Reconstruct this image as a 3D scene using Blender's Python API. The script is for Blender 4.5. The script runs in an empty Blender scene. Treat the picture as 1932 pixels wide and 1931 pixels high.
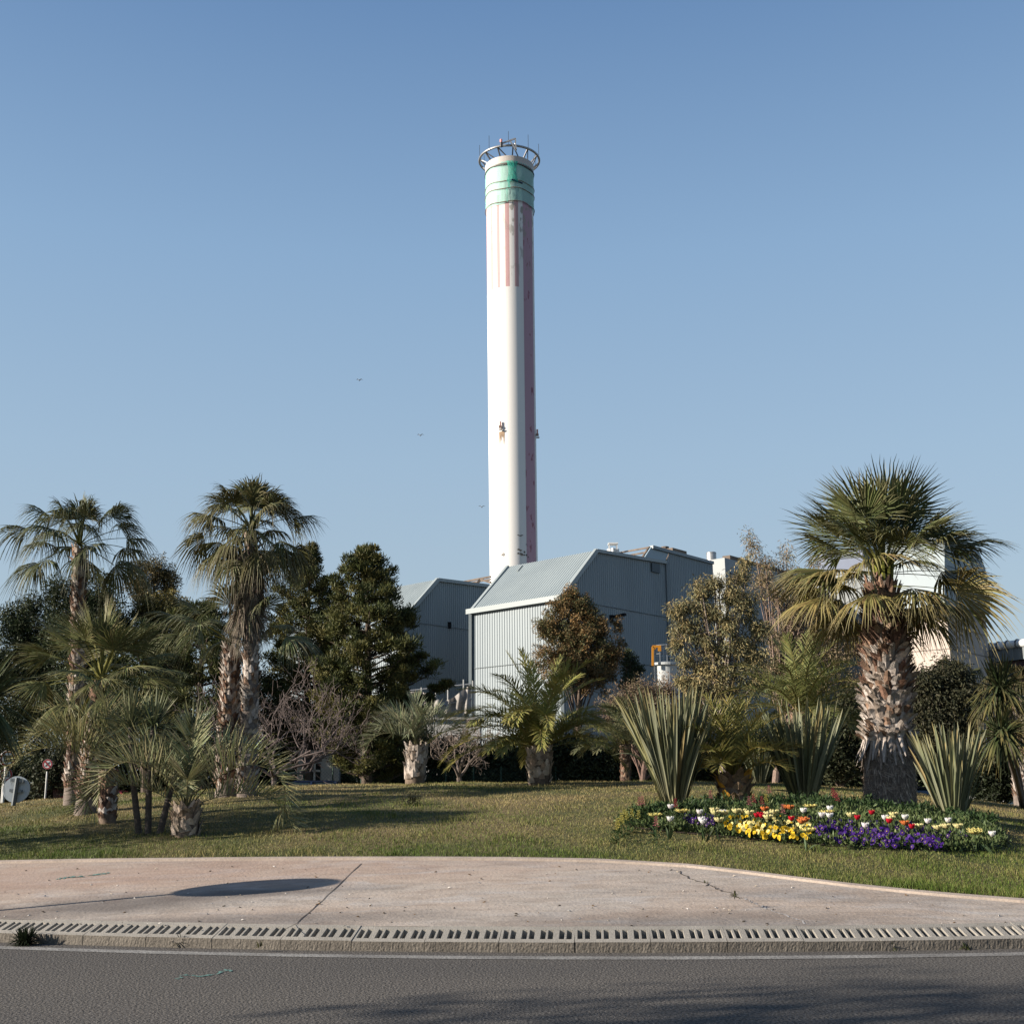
import bpy, math, random
import numpy as np
from mathutils import Matrix
R = math.radians
rng = np.random.default_rng(11)
random.seed(5)
SC = bpy.context.scene
COL = SC.collection

# ------------------------------------------------------------------ camera
CAM_H, TILT, ROLL, F = 1.7, R(12.8), R(0.5), 2254.0      # F in units of the 1932 px wide view of the photograph
fwd = np.array([0, math.cos(TILT), math.sin(TILT)])
up0 = np.array([0, -math.sin(TILT), math.cos(TILT)])
X0 = np.array([1.0, 0, 0])
cr = math.cos(ROLL) * X0 - math.sin(ROLL) * up0
cu = math.sin(ROLL) * X0 + math.cos(ROLL) * up0
EYE = np.array([0, 0, CAM_H])
cam = bpy.data.objects.new('camera', bpy.data.cameras.new('camera'))
COL.objects.link(cam)
m = Matrix.Identity(4)
for i in range(3):
    m[i][0], m[i][1], m[i][2], m[i][3] = cr[i], cu[i], -fwd[i], EYE[i]
cam.matrix_world = m
cam.data.sensor_fit = 'HORIZONTAL'; cam.data.sensor_width = 36; cam.data.lens = 36 * F / 1932
cam.data.clip_start = 0.1; cam.data.clip_end = 12000
SC.camera = cam

# ------------------------------------------------------------------ light
SUN_A, SUN_EL = R(15), R(20.5)                                # sun from the left, a little behind the camera
S = np.array([-math.cos(SUN_EL) * math.cos(SUN_A), -math.cos(SUN_EL) * math.sin(SUN_A), math.sin(SUN_EL)])
w = bpy.data.worlds.new('World'); SC.world = w; w.use_nodes = True
nt = w.node_tree; nt.nodes.clear()
sky = nt.nodes.new('ShaderNodeTexSky'); sky.sky_type = 'NISHITA'; sky.sun_disc = False
sky.sun_elevation = SUN_EL; sky.sun_rotation = math.atan2(S[0], S[1])
sky.air_density = 1.0; sky.dust_density = 1.6; sky.ozone_density = 2.2; sky.altitude = 0
bg = nt.nodes.new('ShaderNodeBackground'); bg.inputs[1].default_value = 0.05
wo = nt.nodes.new('ShaderNodeOutputWorld')
# the clear winter air is paler low down: the Nishita colours are blended with a pale elevation gradient of the sky itself
tc = nt.nodes.new('ShaderNodeTexCoord'); sx_ = nt.nodes.new('ShaderNodeSeparateXYZ'); nt.links.new(tc.outputs['Generated'], sx_.inputs[0])
rp = nt.nodes.new('ShaderNodeValToRGB'); el_ = rp.color_ramp.elements
SKYC = [(0.0, (.222, .268, .292)), (.10, (.212, .263, .302)), (.26, (.180, .250, .322)), (.42, (.134, .212, .312)), (.60, (.066, .128, .238)), (1.0, (.03, .06, .15))]
for i, (p_, c_) in enumerate(SKYC):
    e_ = el_[i] if i < 2 else el_.new(p_); e_.position = p_; e_.color = (*[k / .05 for k in c_], 1)
nt.links.new(sx_.outputs[2], rp.inputs[0])
mx0 = nt.nodes.new('ShaderNodeMix'); mx0.data_type = 'RGBA'; mx0.inputs[0].default_value = .72
nt.links.new(sky.outputs[0], mx0.inputs[6]); nt.links.new(rp.outputs[0], mx0.inputs[7])
nt.links.new(mx0.outputs[2], bg.inputs[0]); nt.links.new(bg.outputs[0], wo.inputs[0])
sun = bpy.data.objects.new('sun', bpy.data.lights.new('sun', 'SUN')); COL.objects.link(sun)
sun.data.energy = 5.0; sun.data.angle = R(0.5); sun.data.color = (1.0, 0.90, 0.78)
from mathutils import Vector
sun.rotation_euler = Vector(S).to_track_quat('Z', 'Y').to_euler(); sun.location = (-30, -10, 30)
SC.view_settings.view_transform = 'Standard'; SC.view_settings.look = 'None'
SC.view_settings.exposure = 1.22; SC.view_settings.gamma = 1.0
SC.cycles.max_bounces = 6; SC.cycles.transparent_max_bounces = 12

# ------------------------------------------------------------------ pixel helpers (real positions at real distances)
def ray(px, py):
    return cr * ((px - 966) / F) + cu * (-(py - 966) / F) + fwd
def P(px, py, Y):
    d = ray(px, py); return EYE + d * (Y / d[1])
def ppm(Y, px=966, py=1300):                                # view px per metre at distance Y
    d = P(px, py, Y) - EYE
    return F / float(d @ fwd)
def on_plane(px, py, O, d):
    r = ray(px, py)
    A = np.array([[r[0], -d[0]], [r[1], -d[1]]])
    t, s = np.linalg.solve(A, np.array([O[0] - EYE[0], O[1] - EYE[1]]))
    return s, EYE[2] + r[2] * t
def on_level(px, py, z):
    r = ray(px, py); return EYE + r * ((z - EYE[2]) / r[2])

# ------------------------------------------------------------------ mesh builder
class MB:
    def __init__(s): s.v = []; s.q = []; s.c = []; s.n = 0
    def add(s, v, f, col=(.5, .5, .5)):
        v = np.asarray(v, float).reshape(-1, 3); f = np.asarray(f, int)
        if f.shape[1] == 3: f = np.hstack([f, -np.ones((len(f), 1), int)])
        else: f = f.copy()
        f[f >= 0] += s.n
        col = np.asarray(col, float)
        if col.ndim == 1: col = np.tile(col, (len(v), 1))
        s.v.append(v); s.q.append(f); s.c.append(col); s.n += len(v)
    def build(s, name, mat, parent=None, smooth=False):
        v = np.vstack(s.v); q = np.vstack(s.q); c = np.vstack(s.c)
        if parent is not None: v = v - np.array(ROOT[parent.name])
        tri = q[:, 3] < 0
        cnt = np.where(tri, 3, 4)
        start = np.concatenate([[0], np.cumsum(cnt)[:-1]])
        idx = q.ravel(); idx = idx[idx >= 0]
        me = bpy.data.meshes.new(name)
        me.vertices.add(len(v)); me.vertices.foreach_set('co', v.ravel())
        me.loops.add(len(idx)); me.loops.foreach_set('vertex_index', idx.astype(np.int32))
        me.polygons.add(len(q)); me.polygons.foreach_set('loop_start', start.astype(np.int32))
        me.polygons.foreach_set('loop_total', cnt.astype(np.int32))
        me.update(calc_edges=True)
        me.polygons.foreach_set('use_smooth', np.full(len(q), bool(smooth)))
        a = me.color_attributes.new('tint', 'FLOAT_COLOR', 'POINT')
        a.data.foreach_set('color', np.hstack([c, np.ones((len(c), 1))]).ravel())
        me.materials.append(mat)
        o = bpy.data.objects.new(name, me); COL.objects.link(o)
        if parent is not None: o.parent = parent; ROOT[o.name] = ROOT[parent.name]
        else: ROOT[o.name] = (0, 0, 0)
        return o
    # --- shapes
    def poly(s, pts, col=(.5, .5, .5)):                      # convex fan
        n = len(pts); s.add(pts, [[0, i, i + 1] for i in range(1, n - 1)], col)
    def prism(s, base, vec, col=(.5, .5, .5)):               # planar polygon extruded along vec
        base = np.asarray(base, float); n = len(base); v = np.vstack([base, base + np.asarray(vec, float)])
        f3 = [[0, i, i + 1] for i in range(1, n - 1)] + [[n, n + i + 1, n + i] for i in range(1, n - 1)]
        s.add(v, f3, col)
        s.add(v, [[i, i + n, (i + 1) % n + n, (i + 1) % n] for i in range(n)], col)
    def box(s, c, size, col=(.5, .5, .5), rz=0.0):
        x, y, z = [k / 2 for k in size]
        b = np.array([[-x, -y, -z], [x, -y, -z], [x, y, -z], [-x, y, -z]])
        ca, sa = math.cos(rz), math.sin(rz)
        b = b @ np.array([[ca, sa, 0], [-sa, ca, 0], [0, 0, 1]]) + np.asarray(c, float)
        s.prism(b, (0, 0, 2 * z), col)
    def beam(s, a, b, wd=.05, ht=None, col=(.5, .5, .5)):
        a = np.asarray(a, float); b = np.asarray(b, float); ht = ht or wd
        t = b - a; t = t / np.linalg.norm(t)
        h = np.array([0, 0, 1.0]) if abs(t[2]) < .95 else np.array([1.0, 0, 0])
        u = np.cross(t, h); u /= np.linalg.norm(u); n = np.cross(u, t)
        q = [a - u * wd / 2 - n * ht / 2, a + u * wd / 2 - n * ht / 2, a + u * wd / 2 + n * ht / 2, a - u * wd / 2 + n * ht / 2]
        s.prism(q, b - a, col)
    def tube(s, pts, rad, sides=10, col=(.5, .5, .5), cap=True):
        pts = np.asarray(pts, float); k = len(pts); rad = np.broadcast_to(np.asarray(rad, float), (k,))
        t = np.gradient(pts, axis=0); t /= np.linalg.norm(t, axis=1)[:, None] + 1e-12
        ref = np.array([0.31, 0.95, 0.05]) if abs(t[0, 2]) > .6 else np.array([0.05, 0.1, 1.0])
        u = np.cross(t, ref); u /= np.linalg.norm(u, axis=1)[:, None]; n = np.cross(u, t)
        a = np.linspace(0, 2 * math.pi, sides, endpoint=False)
        v = pts[:, None] + rad[:, None, None] * (np.cos(a)[None, :, None] * u[:, None] + np.sin(a)[None, :, None] * n[:, None])
        i = np.arange(k - 1)[:, None] * sides; j = np.arange(sides)[None]; j2 = (j + 1) % sides
        f = np.stack([i + j, i + j2, i + j2 + sides, i + j + sides], -1).reshape(-1, 4)
        col = np.asarray(col, float)
        if col.ndim == 2: col = np.repeat(col, sides, 0)
        s.add(v.reshape(-1, 3), f, col)
        if cap:
            for e, o in ((0, 1), (k - 1, -1)):
                c0 = col if col.ndim == 1 else col[e * sides]
                s.poly(v[e][::o], c0)
    def strips(s, Pc, Sd, W, col, fold=None):
        # Pc (n,k,3) centre lines, Sd (n,k,3)/(n,1,3) side vectors, W (n,k) half widths, fold (n,k,3) offset of the mid line
        n, k, _ = Pc.shape; Sd = np.broadcast_to(Sd, Pc.shape); W = np.broadcast_to(W, (n, k))[..., None]
        L, Rr = Pc - Sd * W, Pc + Sd * W
        cols = [L, Rr] if fold is None else [L, Pc + fold, Rr]
        c = len(cols); v = np.stack(cols, 2)
        i = np.arange(n)[:, None, None] * k * c + np.arange(k - 1)[None, :, None] * c + np.arange(c - 1)[None, None]
        f = np.stack([i, i + 1, i + 1 + c, i + c], -1).reshape(-1, 4)
        col = np.asarray(col, float)
        if col.ndim == 1: col = np.broadcast_to(col, (n, k, 3))
        elif col.ndim == 2: col = np.broadcast_to(col[:, None], (n, k, 3))
        s.add(v.reshape(-1, 3), f, np.repeat(col[:, :, None], c, 2).reshape(-1, 3))
    def revolve(s, c, prof, sides=16, col=(.5, .5, .5)):     # prof [(r,z)...]
        c = np.asarray(c, float); prof = np.asarray(prof, float)
        a = np.linspace(0, 2 * math.pi, sides, endpoint=False)
        v = np.stack([prof[:, 0, None] * np.cos(a), prof[:, 0, None] * np.sin(a), np.repeat(prof[:, 1, None], sides, 1)], -1) + c
        k = len(prof); i = np.arange(k - 1)[:, None] * sides; j = np.arange(sides)[None]; j2 = (j + 1) % sides
        s.add(v.reshape(-1, 3), np.stack([i + j, i + j2, i + j2 + sides, i + j + sides], -1).reshape(-1, 4), col)
ROOT = {}
def thing(name, label, cat, loc, group=None):
    o = bpy.data.objects.new(name, None); COL.objects.link(o); o.empty_display_size = .2
    o.location = loc; o['label'] = label; o['category'] = cat
    if group: o['group'] = group
    ROOT[o.name] = tuple(float(k) for k in loc); return o
def tag(o, label, cat, group=None):
    o['label'] = label; o['category'] = cat
    if group: o['group'] = group
    return o
def struct(o): o['kind'] = 'structure'; return o
def stuff(o, label=None): 
    o['kind'] = 'stuff'
    if label: o['label'] = label
    return o
def rebase(o, loc):                                          # move a one-mesh thing's origin to its base
    loc = np.asarray(loc, float); me = o.data
    me.transform(Matrix.Translation(-Vector(loc))); o.location = loc; ROOT[o.name] = tuple(loc); return o
def copy_tree(o, loc, rz=0, parent=None):
    c = o.copy(); COL.objects.link(c)
    if parent is not None: c.parent = parent
    else: c.location = loc; c.rotation_euler = (0, 0, rz)
    for ch in [k for k in COL.objects if k.parent == o]: copy_tree(ch, None, 0, c)
    return c

# ------------------------------------------------------------------ materials
def mat(name, base=None, rough=.7, metal=0.0, noise=None, bump=None, trans=0.0, spec=.3, extra=None, alb=.6):
    """base: rgb or None (reads the tint attribute); noise=(scale, amount); bump=(scale, strength, distance)"""
    M = bpy.data.materials.new(name); M.use_nodes = True
    t = M.node_tree; N, L = t.nodes, t.links
    b = N['Principled BSDF']; b.inputs['Roughness'].default_value = rough; b.inputs['Metallic'].default_value = metal
    b.inputs['Specular IOR Level'].default_value = spec
    if base is None:
        a = N.new('ShaderNodeAttribute'); a.attribute_name = 'tint'; c = a.outputs['Color']
    else:
        r = N.new('ShaderNodeRGB'); r.outputs[0].default_value = (*base, 1); c = r.outputs[0]
    geo = N.new('ShaderNodeNewGeometry')
    if noise:
        for sc_, am in ([noise] if not isinstance(noise, list) else noise):
            n = N.new('ShaderNodeTexNoise'); n.inputs['Scale'].default_value = sc_; n.inputs['Detail'].default_value = 6
            L.new(geo.outputs['Position'], n.inputs['Vector'])
            mr = N.new('ShaderNodeMapRange'); mr.inputs[1].default_value = .3; mr.inputs[2].default_value = .7
            mr.inputs[3].default_value = 1 - am; mr.inputs[4].default_value = 1 + am
            L.new(n.outputs['Fac'], mr.inputs[0])
            mx = N.new('ShaderNodeMix'); mx.data_type = 'RGBA'; mx.blend_type = 'MULTIPLY'; mx.inputs[0].default_value = 1
            L.new(c, mx.inputs[6]); L.new(mr.outputs[0], mx.inputs[7]); c = mx.outputs[2]
    if extra: c = extra(N, L, geo, c, b)
    c = mixc(N, L, 1.0, c, (alb, alb, alb), 'MULTIPLY')
    L.new(c, b.inputs['Base Color'])
    if bump:
        n = N.new('ShaderNodeTexNoise'); n.inputs['Scale'].default_value = bump[0]; n.inputs['Detail'].default_value = 8
        L.new(geo.outputs['Position'], n.inputs['Vector'])
        bp = N.new('ShaderNodeBump'); bp.inputs['Strength'].default_value = bump[1]; bp.inputs['Distance'].default_value = bump[2]
        L.new(n.outputs['Fac'], bp.inputs['Height']); L.new(bp.outputs[0], b.inputs['Normal'])
    if trans:
        tr = N.new('ShaderNodeBsdfTranslucent'); L.new(c, tr.inputs[0])
        ms = N.new('ShaderNodeMixShader'); ms.inputs[0].default_value = trans
        L.new(b.outputs[0], ms.inputs[1]); L.new(tr.outputs[0], ms.inputs[2]); L.new(ms.outputs[0], N['Material Output'].inputs[0])
    return M
def nz(N, L, geo, scale, lo, hi, detail=6, stretch=None, dist=0.0):     # thresholded noise 0..1
    n = N.new('ShaderNodeTexNoise'); n.inputs['Scale'].default_value = scale; n.inputs['Detail'].default_value = detail
    n.inputs['Distortion'].default_value = dist
    v = geo.outputs['Position']
    if stretch:
        vm = N.new('ShaderNodeVectorMath'); vm.operation = 'MULTIPLY'; vm.inputs[1].default_value = stretch
        L.new(v, vm.inputs[0]); v = vm.outputs[0]
    L.new(v, n.inputs['Vector'])
    mr = N.new('ShaderNodeMapRange'); mr.inputs[1].default_value = lo; mr.inputs[2].default_value = hi
    L.new(n.outputs['Fac'], mr.inputs[0]); return mr.outputs[0]
def mixc(N, L, fac, a, b, mode='MIX'):
    mx = N.new('ShaderNodeMix'); mx.data_type = 'RGBA'; mx.blend_type = mode
    for k, sck in ((fac, 0), (a, 6), (b, 7)):
        if isinstance(k, (int, float)): mx.inputs[sck].default_value = k
        elif isinstance(k, tuple): mx.inputs[sck].default_value = (*k, 1)
        else: L.new(k, mx.inputs[sck])
    return mx.outputs[2]
def blob(N, L, geo, c, rx, ry, ang=0.0):                     # soft elliptical mask on the ground at world position c
    mp = N.new('ShaderNodeMapping'); mp.vector_type = 'TEXTURE'
    mp.inputs['Location'].default_value = (c[0], c[1], 0); mp.inputs['Rotation'].default_value = (0, 0, ang)
    mp.inputs['Scale'].default_value = (rx, ry, 1000)
    L.new(geo.outputs['Position'], mp.inputs[0])
    nd = N.new('ShaderNodeTexNoise'); nd.inputs['Scale'].default_value = 2.2; L.new(geo.outputs['Position'], nd.inputs['Vector'])
    ln = N.new('ShaderNodeVectorMath'); ln.operation = 'LENGTH'; L.new(mp.outputs[0], ln.inputs[0])
    ad = N.new('ShaderNodeMath'); ad.operation = 'MULTIPLY_ADD'; L.new(nd.outputs['Fac'], ad.inputs[0]); ad.inputs[1].default_value = 1.0
    L.new(ln.outputs['Value'], ad.inputs[2])
    mr = N.new('ShaderNodeMapRange'); mr.inputs[1].default_value = 2.0; mr.inputs[2].default_value = .9; L.new(ad.outputs[0], mr.inputs[0])
    return mr.outputs[0]

LEAF = mat('leaf', rough=.55, trans=.14, spec=.14)
PETAL = mat('petal', rough=.6, trans=.2, spec=.1, alb=.72)
BARK = mat('bark', rough=.9, alb=.82, noise=[(14, .3), (60, .25)], bump=(45, .5, .02), spec=.15)
PLAIN = mat('painted', rough=.55, noise=(3, .06), alb=.72)
STEEL = mat('galvanised_steel', rough=.4, metal=.6, noise=(5, .08))
DARK = mat('dark_void', (.012, .012, .014), rough=.9)
GLASS = mat('car_glass', (.03, .05, .06), rough=.08, spec=.6)
CARP = mat('car_paint', rough=.25, spec=.5)
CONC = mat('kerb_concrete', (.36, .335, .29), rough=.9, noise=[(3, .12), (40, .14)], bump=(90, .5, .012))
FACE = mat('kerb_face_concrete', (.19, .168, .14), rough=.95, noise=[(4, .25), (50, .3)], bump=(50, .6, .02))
SOIL = mat('soil', (.045, .03, .02), rough=.95, noise=(30, .4), bump=(40, .8, .03))

# ------------------------------------------------------------------ ground: road, kerb line, apron, lawn
kx = [0, 240, 480, 720, 960, 1200, 1440, 1690, 1932]
ky = [1777, 1785, 1790, 1794, 1796, 1796.5, 1796, 1793, 1788]
kp = np.array([on_level(a, b, 0.0)[:2] for a, b in zip(kx, ky)])
KC = np.polyfit(kp[:, 0], kp[:, 1], 2)                       # kerb front line y = poly(x)
def kerb_y(x): return np.polyval(KC, x)
KD, KZ0, KZ1 = .36, .10, .215                                # kerb depth, front height, back height
ASL = .115
def apron_z(x, y): return KZ1 - .004 + ASL * np.maximum(0, y - (kerb_y(x) + KD))
lx = [-500, -250, 0, 350, 700, 950, 1130, 1300, 1400, 1500, 1600, 1700, 1800, 1932, 2200, 2500]
ly = [1636, 1631, 1627, 1622, 1620, 1621, 1624, 1634, 1645, 1658, 1670, 1681, 1690, 1700, 1717, 1735]
LE = []
for a, b in zip(lx, ly):
    d = ray(a, b); best = None
    for Y in np.arange(12.5, 30, .01):
        p = EYE + d * (Y / d[1])
        if p[2] <= apron_z(p[0], p[1]): best = p; break
    LE.append(best)
LE = np.array(LE); LU = LE[:, 0] / LE[:, 1]
YC = 33.0
sx = [-500, 0, 100, 200, 400, 560, 760, 960, 1200, 1450, 1600, 1760, 1932, 2500]
sy = [1545, 1516, 1509, 1501, 1489, 1482, 1479, 1477, 1474, 1477, 1486, 1499, 1524, 1590]
CP = np.array([P(a, b, YC) for a, b in zip(sx, sy)]); CU = CP[:, 0] / CP[:, 1]
def smooth_interp(u, xs, ys):
    return (np.interp(u - .02, xs, ys) + 2 * np.interp(u, xs, ys) + np.interp(u + .02, xs, ys)) / 4
def lawn_edge(u): return np.interp(u, LU, LE[:, 1])
def gz(x, y):
    x = np.asarray(x, float); y = np.asarray(y, float); u = x / y
    yl = lawn_edge(u); zl = apron_z(u * yl, yl) + .02; zc = smooth_interp(u, CU, CP[:, 2])
    t = np.clip((y - yl) / (YC - yl), 0, 1)
    z = zl + (zc - zl) * (1 - (1 - t) ** 2.1)
    back = np.clip((y - YC) / 14, 0, 1); z = z * (1 - back * back * (3 - 2 * back))
    und = .025 * np.sin(1.7 * x + .6 * y) * np.sin(.9 * y - .5 * x) * np.clip((y - yl) / 3, 0, 1)
    return np.where(y < yl, apron_z(x, y), z + und * (y < YC + 4))
def hit(px, py):
    d = ray(px, py)
    for Y in np.arange(13, 46, .02):
        p = EYE + d * (Y / d[1])
        if p[2] <= gz(p[0], p[1]): return p
    p = EYE + d * (YC / d[1]); p[2] = gz(p[0], p[1]); return p
def gnd(px, py, Y):                                          # a column's base on the terrain at distance Y
    p = P(px, py, Y); p[2] = float(gz(p[0], p[1])); return p

# asphalt
def asph(N, L, geo, c, b):
    f = nz(N, L, geo, 42, .36, .66, 4); c = mixc(N, L, f, (.044, .041, .038), (.215, .202, .185))
    g = nz(N, L, geo, .35, .35, .7, 5, (.35, 1, 1)); c = mixc(N, L, g, c, (1.28, 1.25, 1.2), 'MULTIPLY')
    h = nz(N, L, geo, 130, .62, .70, 2); c = mixc(N, L, h, c, (.25, .24, .23))
    return c
ASPH = mat('asphalt', (.1, .1, .1), rough=.95, spec=.1, bump=(45, .9, .02), extra=asph)
def line_paint(N, L, geo, c, b):
    base = asph(N, L, geo, c, b); f = nz(N, L, geo, 38, .36, .58, 6); g = nz(N, L, geo, 1.3, .15, .6, 4)
    mm = N.new('ShaderNodeMath'); mm.operation = 'MULTIPLY'; L.new(f, mm.inputs[0]); L.new(g, mm.inputs[1])
    return mixc(N, L, mm.outputs[0], base, (.46, .445, .41))
LINE = mat('worn_white_line', (.3, .3, .3), rough=.8, bump=(70, .6, .012), extra=line_paint)
FAR = mat('far_ground', (.07, .068, .055), rough=.95, noise=[(.2, .3), (3, .25)])
b = MB(); b.add([[-4000, -4000, -.06], [4000, -4000, -.06], [4000, 6000, -.06], [-4000, 6000, -.06]], [[0, 1, 2, 3]])
struct(b.build('ground', FAR))
xs = np.linspace(-40, 40, 161)
def sheet(b, xs, y0, y1, z0, z1, n=1):
    ts = np.linspace(0, 1, n + 1); v = []
    for t in ts: v.append(np.stack([xs, y0 + (y1 - y0) * t, np.full_like(xs, z0 + (z1 - z0) * t)], 1))
    k = len(xs); i = np.arange(n)[:, None] * k + np.arange(k - 1)[None]
    b.add(np.vstack(v), np.stack([i, i + 1, i + 1 + k, i + k], -1).reshape(-1, 4))
b = MB(); sheet(b, xs, np.full_like(xs, -25), kerb_y(np.clip(xs, -16, 16)) + .3, 0, 0, 2); struct(b.build('road', ASPH))
b = MB(); sheet(b, xs, kerb_y(np.clip(xs, -16, 16)) - .52, kerb_y(np.clip(xs, -16, 16)) - .30, .004, .004); struct(b.build('edge_line', LINE))

# concrete apron
def on_apron(a, c):
    d = ray(a, c); return next(EYE + d * (Y / d[1]) for Y in np.arange(12.5, 30, .01) if (EYE + d * (Y / d[1]))[2] <= apron_z(*(EYE + d * (Y / d[1]))[:2]))
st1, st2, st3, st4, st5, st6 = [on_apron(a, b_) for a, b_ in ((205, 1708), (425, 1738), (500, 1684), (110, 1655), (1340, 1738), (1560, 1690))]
def apron(N, L, geo, c, b):
    f = nz(N, L, geo, .55, .38, .68, 5, (.6, 1.6, 1), .6); c = mixc(N, L, f, (.50, .41, .335), (.48, .43, .375))
    g = nz(N, L, geo, 1.6, .5, .72, 6, (.5, 1.6, 1), 1.0); c = mixc(N, L, g, c, (.50, .465, .43))
    g = nz(N, L, geo, 4, .42, .66, 9, (.6, 1.4, 1), .8); c = mixc(N, L, g, c, (.80, .78, .76), 'MULTIPLY')
    g = nz(N, L, geo, .9, .52, .70, 7, (.6, 1.5, 1), 1.2); c = mixc(N, L, g, c, (.80, .80, .81), 'MULTIPLY')
    k = nz(N, L, geo, 75, .3, .7, 3); c = mixc(N, L, k, c, (1.18, 1.17, 1.16), 'MULTIPLY')
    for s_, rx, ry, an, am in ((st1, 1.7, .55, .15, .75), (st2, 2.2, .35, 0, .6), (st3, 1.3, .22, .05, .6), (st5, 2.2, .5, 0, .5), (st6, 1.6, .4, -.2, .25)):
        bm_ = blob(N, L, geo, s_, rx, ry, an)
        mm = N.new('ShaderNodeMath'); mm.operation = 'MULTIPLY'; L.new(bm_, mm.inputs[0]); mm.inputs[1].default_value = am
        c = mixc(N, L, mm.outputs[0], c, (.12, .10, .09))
    bm_ = blob(N, L, geo, st4, 5.5, 1.2, .0)
    mm = N.new('ShaderNodeMath'); mm.operation = 'MULTIPLY'; L.new(bm_, mm.inputs[0]); mm.inputs[1].default_value = .45
    c = mixc(N, L, mm.outputs[0], c, (.40, .24, .17))
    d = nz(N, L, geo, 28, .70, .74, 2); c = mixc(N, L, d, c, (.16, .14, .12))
    return c
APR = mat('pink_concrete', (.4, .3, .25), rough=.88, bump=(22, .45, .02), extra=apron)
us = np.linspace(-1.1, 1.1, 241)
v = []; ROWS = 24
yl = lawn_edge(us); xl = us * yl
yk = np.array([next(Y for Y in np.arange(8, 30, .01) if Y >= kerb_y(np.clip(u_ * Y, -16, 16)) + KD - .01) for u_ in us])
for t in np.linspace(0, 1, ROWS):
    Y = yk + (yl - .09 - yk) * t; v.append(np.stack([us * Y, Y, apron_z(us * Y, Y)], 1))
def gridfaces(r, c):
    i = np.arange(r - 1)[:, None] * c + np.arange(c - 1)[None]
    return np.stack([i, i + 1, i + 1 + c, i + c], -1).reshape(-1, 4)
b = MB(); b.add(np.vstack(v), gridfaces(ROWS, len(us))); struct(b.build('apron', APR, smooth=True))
# concrete border between apron and lawn
BORD = mat('border_concrete', (.45, .375, .315), rough=.9, noise=[(2, .15), (30, .15)], bump=(60, .4, .01))
b = MB(); v = []
for off, dz in ((-.092, 0.0), (-.088, .028), (.0, .034), (.03, -.05)):
    Y = yl + off; v.append(np.stack([us * Y, Y, apron_z(us * Y, Y) + dz], 1))
b.add(np.vstack(v), gridfaces(4, len(us))); struct(b.build('lawn_border', BORD))

# lawn sheet
def lawnc(N, L, geo, c, b):
    f = nz(N, L, geo, .5, .40, .62, 6); c = mixc(N, L, f, (.07, .08, .022), (.17, .13, .06))
    k = nz(N, L, geo, 35, .3, .7, 5); return mixc(N, L, k, c, (1.5, 1.45, 1.3), 'MULTIPLY')
LAWN = mat('lawn_turf', (.1, .1, .05), rough=.95, bump=(50, .9, .03), extra=lawnc)
rows = np.concatenate([np.linspace(0, 1, 40), 1 + np.linspace(.03, 1, 24)])
v = []
for t in rows:
    Y = yl + (YC - yl) * t if t <= 1 else YC + (t - 1) * 15 + 0 * yl
    v.append(np.stack([us * Y, Y, gz(us * Y, Y + 1e-4)], 1))
b = MB(); b.add(np.vstack(v), gridfaces(len(rows), len(us))); struct(b.build('lawn', LAWN, smooth=True))

# soil bed under the flowers
bed_px = [(1160, 1552), (1190, 1540), (1260, 1536), (1400, 1534), (1600, 1539), (1760, 1552), (1880, 1572), (1898, 1592), (1870, 1607),
          (1780, 1608), (1650, 1603), (1500, 1592), (1400, 1583), (1300, 1574), (1200, 1564)]
bed = np.array([hit(a, b_) for a, b_ in bed_px])
def in_bed(x, y):
    x = np.asarray(x); y = np.asarray(y); r = np.zeros(x.shape, bool); j = len(bed) - 1
    for i in range(len(bed)):
        xi, yi, xj, yj = bed[i, 0], bed[i, 1], bed[j, 0], bed[j, 1]
        r ^= ((yi > y) != (yj > y)) & (x < (xj - xi) * (y - yi) / (yj - yi + 1e-9) + xi); j = i
    return r
cen = bed.mean(0); b = MB(); rings = [1.0, .8, .6, .4, .2]; v = []
for k in rings:
    q = cen + (bed - cen) * k; v.append(np.stack([q[:, 0], q[:, 1], gz(q[:, 0], q[:, 1]) + .012 + .03 * (1 - k)], 1))
n_ = len(bed); V = np.vstack(v + [np.array([[cen[0], cen[1], gz(cen[0], cen[1]) + .05]])])
b.add(V, [[r_ * n_ + i, r_ * n_ + (i + 1) % n_, (r_ + 1) * n_ + (i + 1) % n_, (r_ + 1) * n_ + i] for r_ in range(4) for i in range(n_)])
b.add(V, [[4 * n_ + i, 4 * n_ + (i + 1) % n_, 5 * n_] for i in range(n_)]); struct(b.build('soil_bed', SOIL))

# grass blades
NB = 420000
uu = rng.uniform(-.62, .66, NB); q = rng.random(NB) ** 1.25
yy = 1 / (1 / 14.2 + (1 / 34.0 - 1 / 14.2) * q); ok = yy > lawn_edge(uu) + .02 - .09 * np.maximum(0, np.sin(9 * uu * yy) * np.sin(23 * uu * yy + 1)) * rng.random(NB); uu, yy = uu[ok], yy[ok]
xx = uu * yy; ok = ~in_bed(xx, yy); xx, yy = xx[ok], yy[ok]; n_ = len(xx)
pn = .5 + .25 * np.sin(.9 * xx + 1.3 * np.sin(.6 * yy)) + .2 * np.sin(1.3 * yy + 1.9 * np.sin(.5 * xx + 1)) + .12 * np.sin(3.1 * xx + 2.3 * yy) + rng.normal(0, .22, n_)
pn += .035 * (yy - 22)
dry = np.clip(pn, 0, 1)[:, None]
gcol = (1 - dry) * np.array([.075, .118, .018]) + dry * np.array([.30, .235, .105]); gcol *= rng.uniform(.8, 1.9, (n_, 1))
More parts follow.
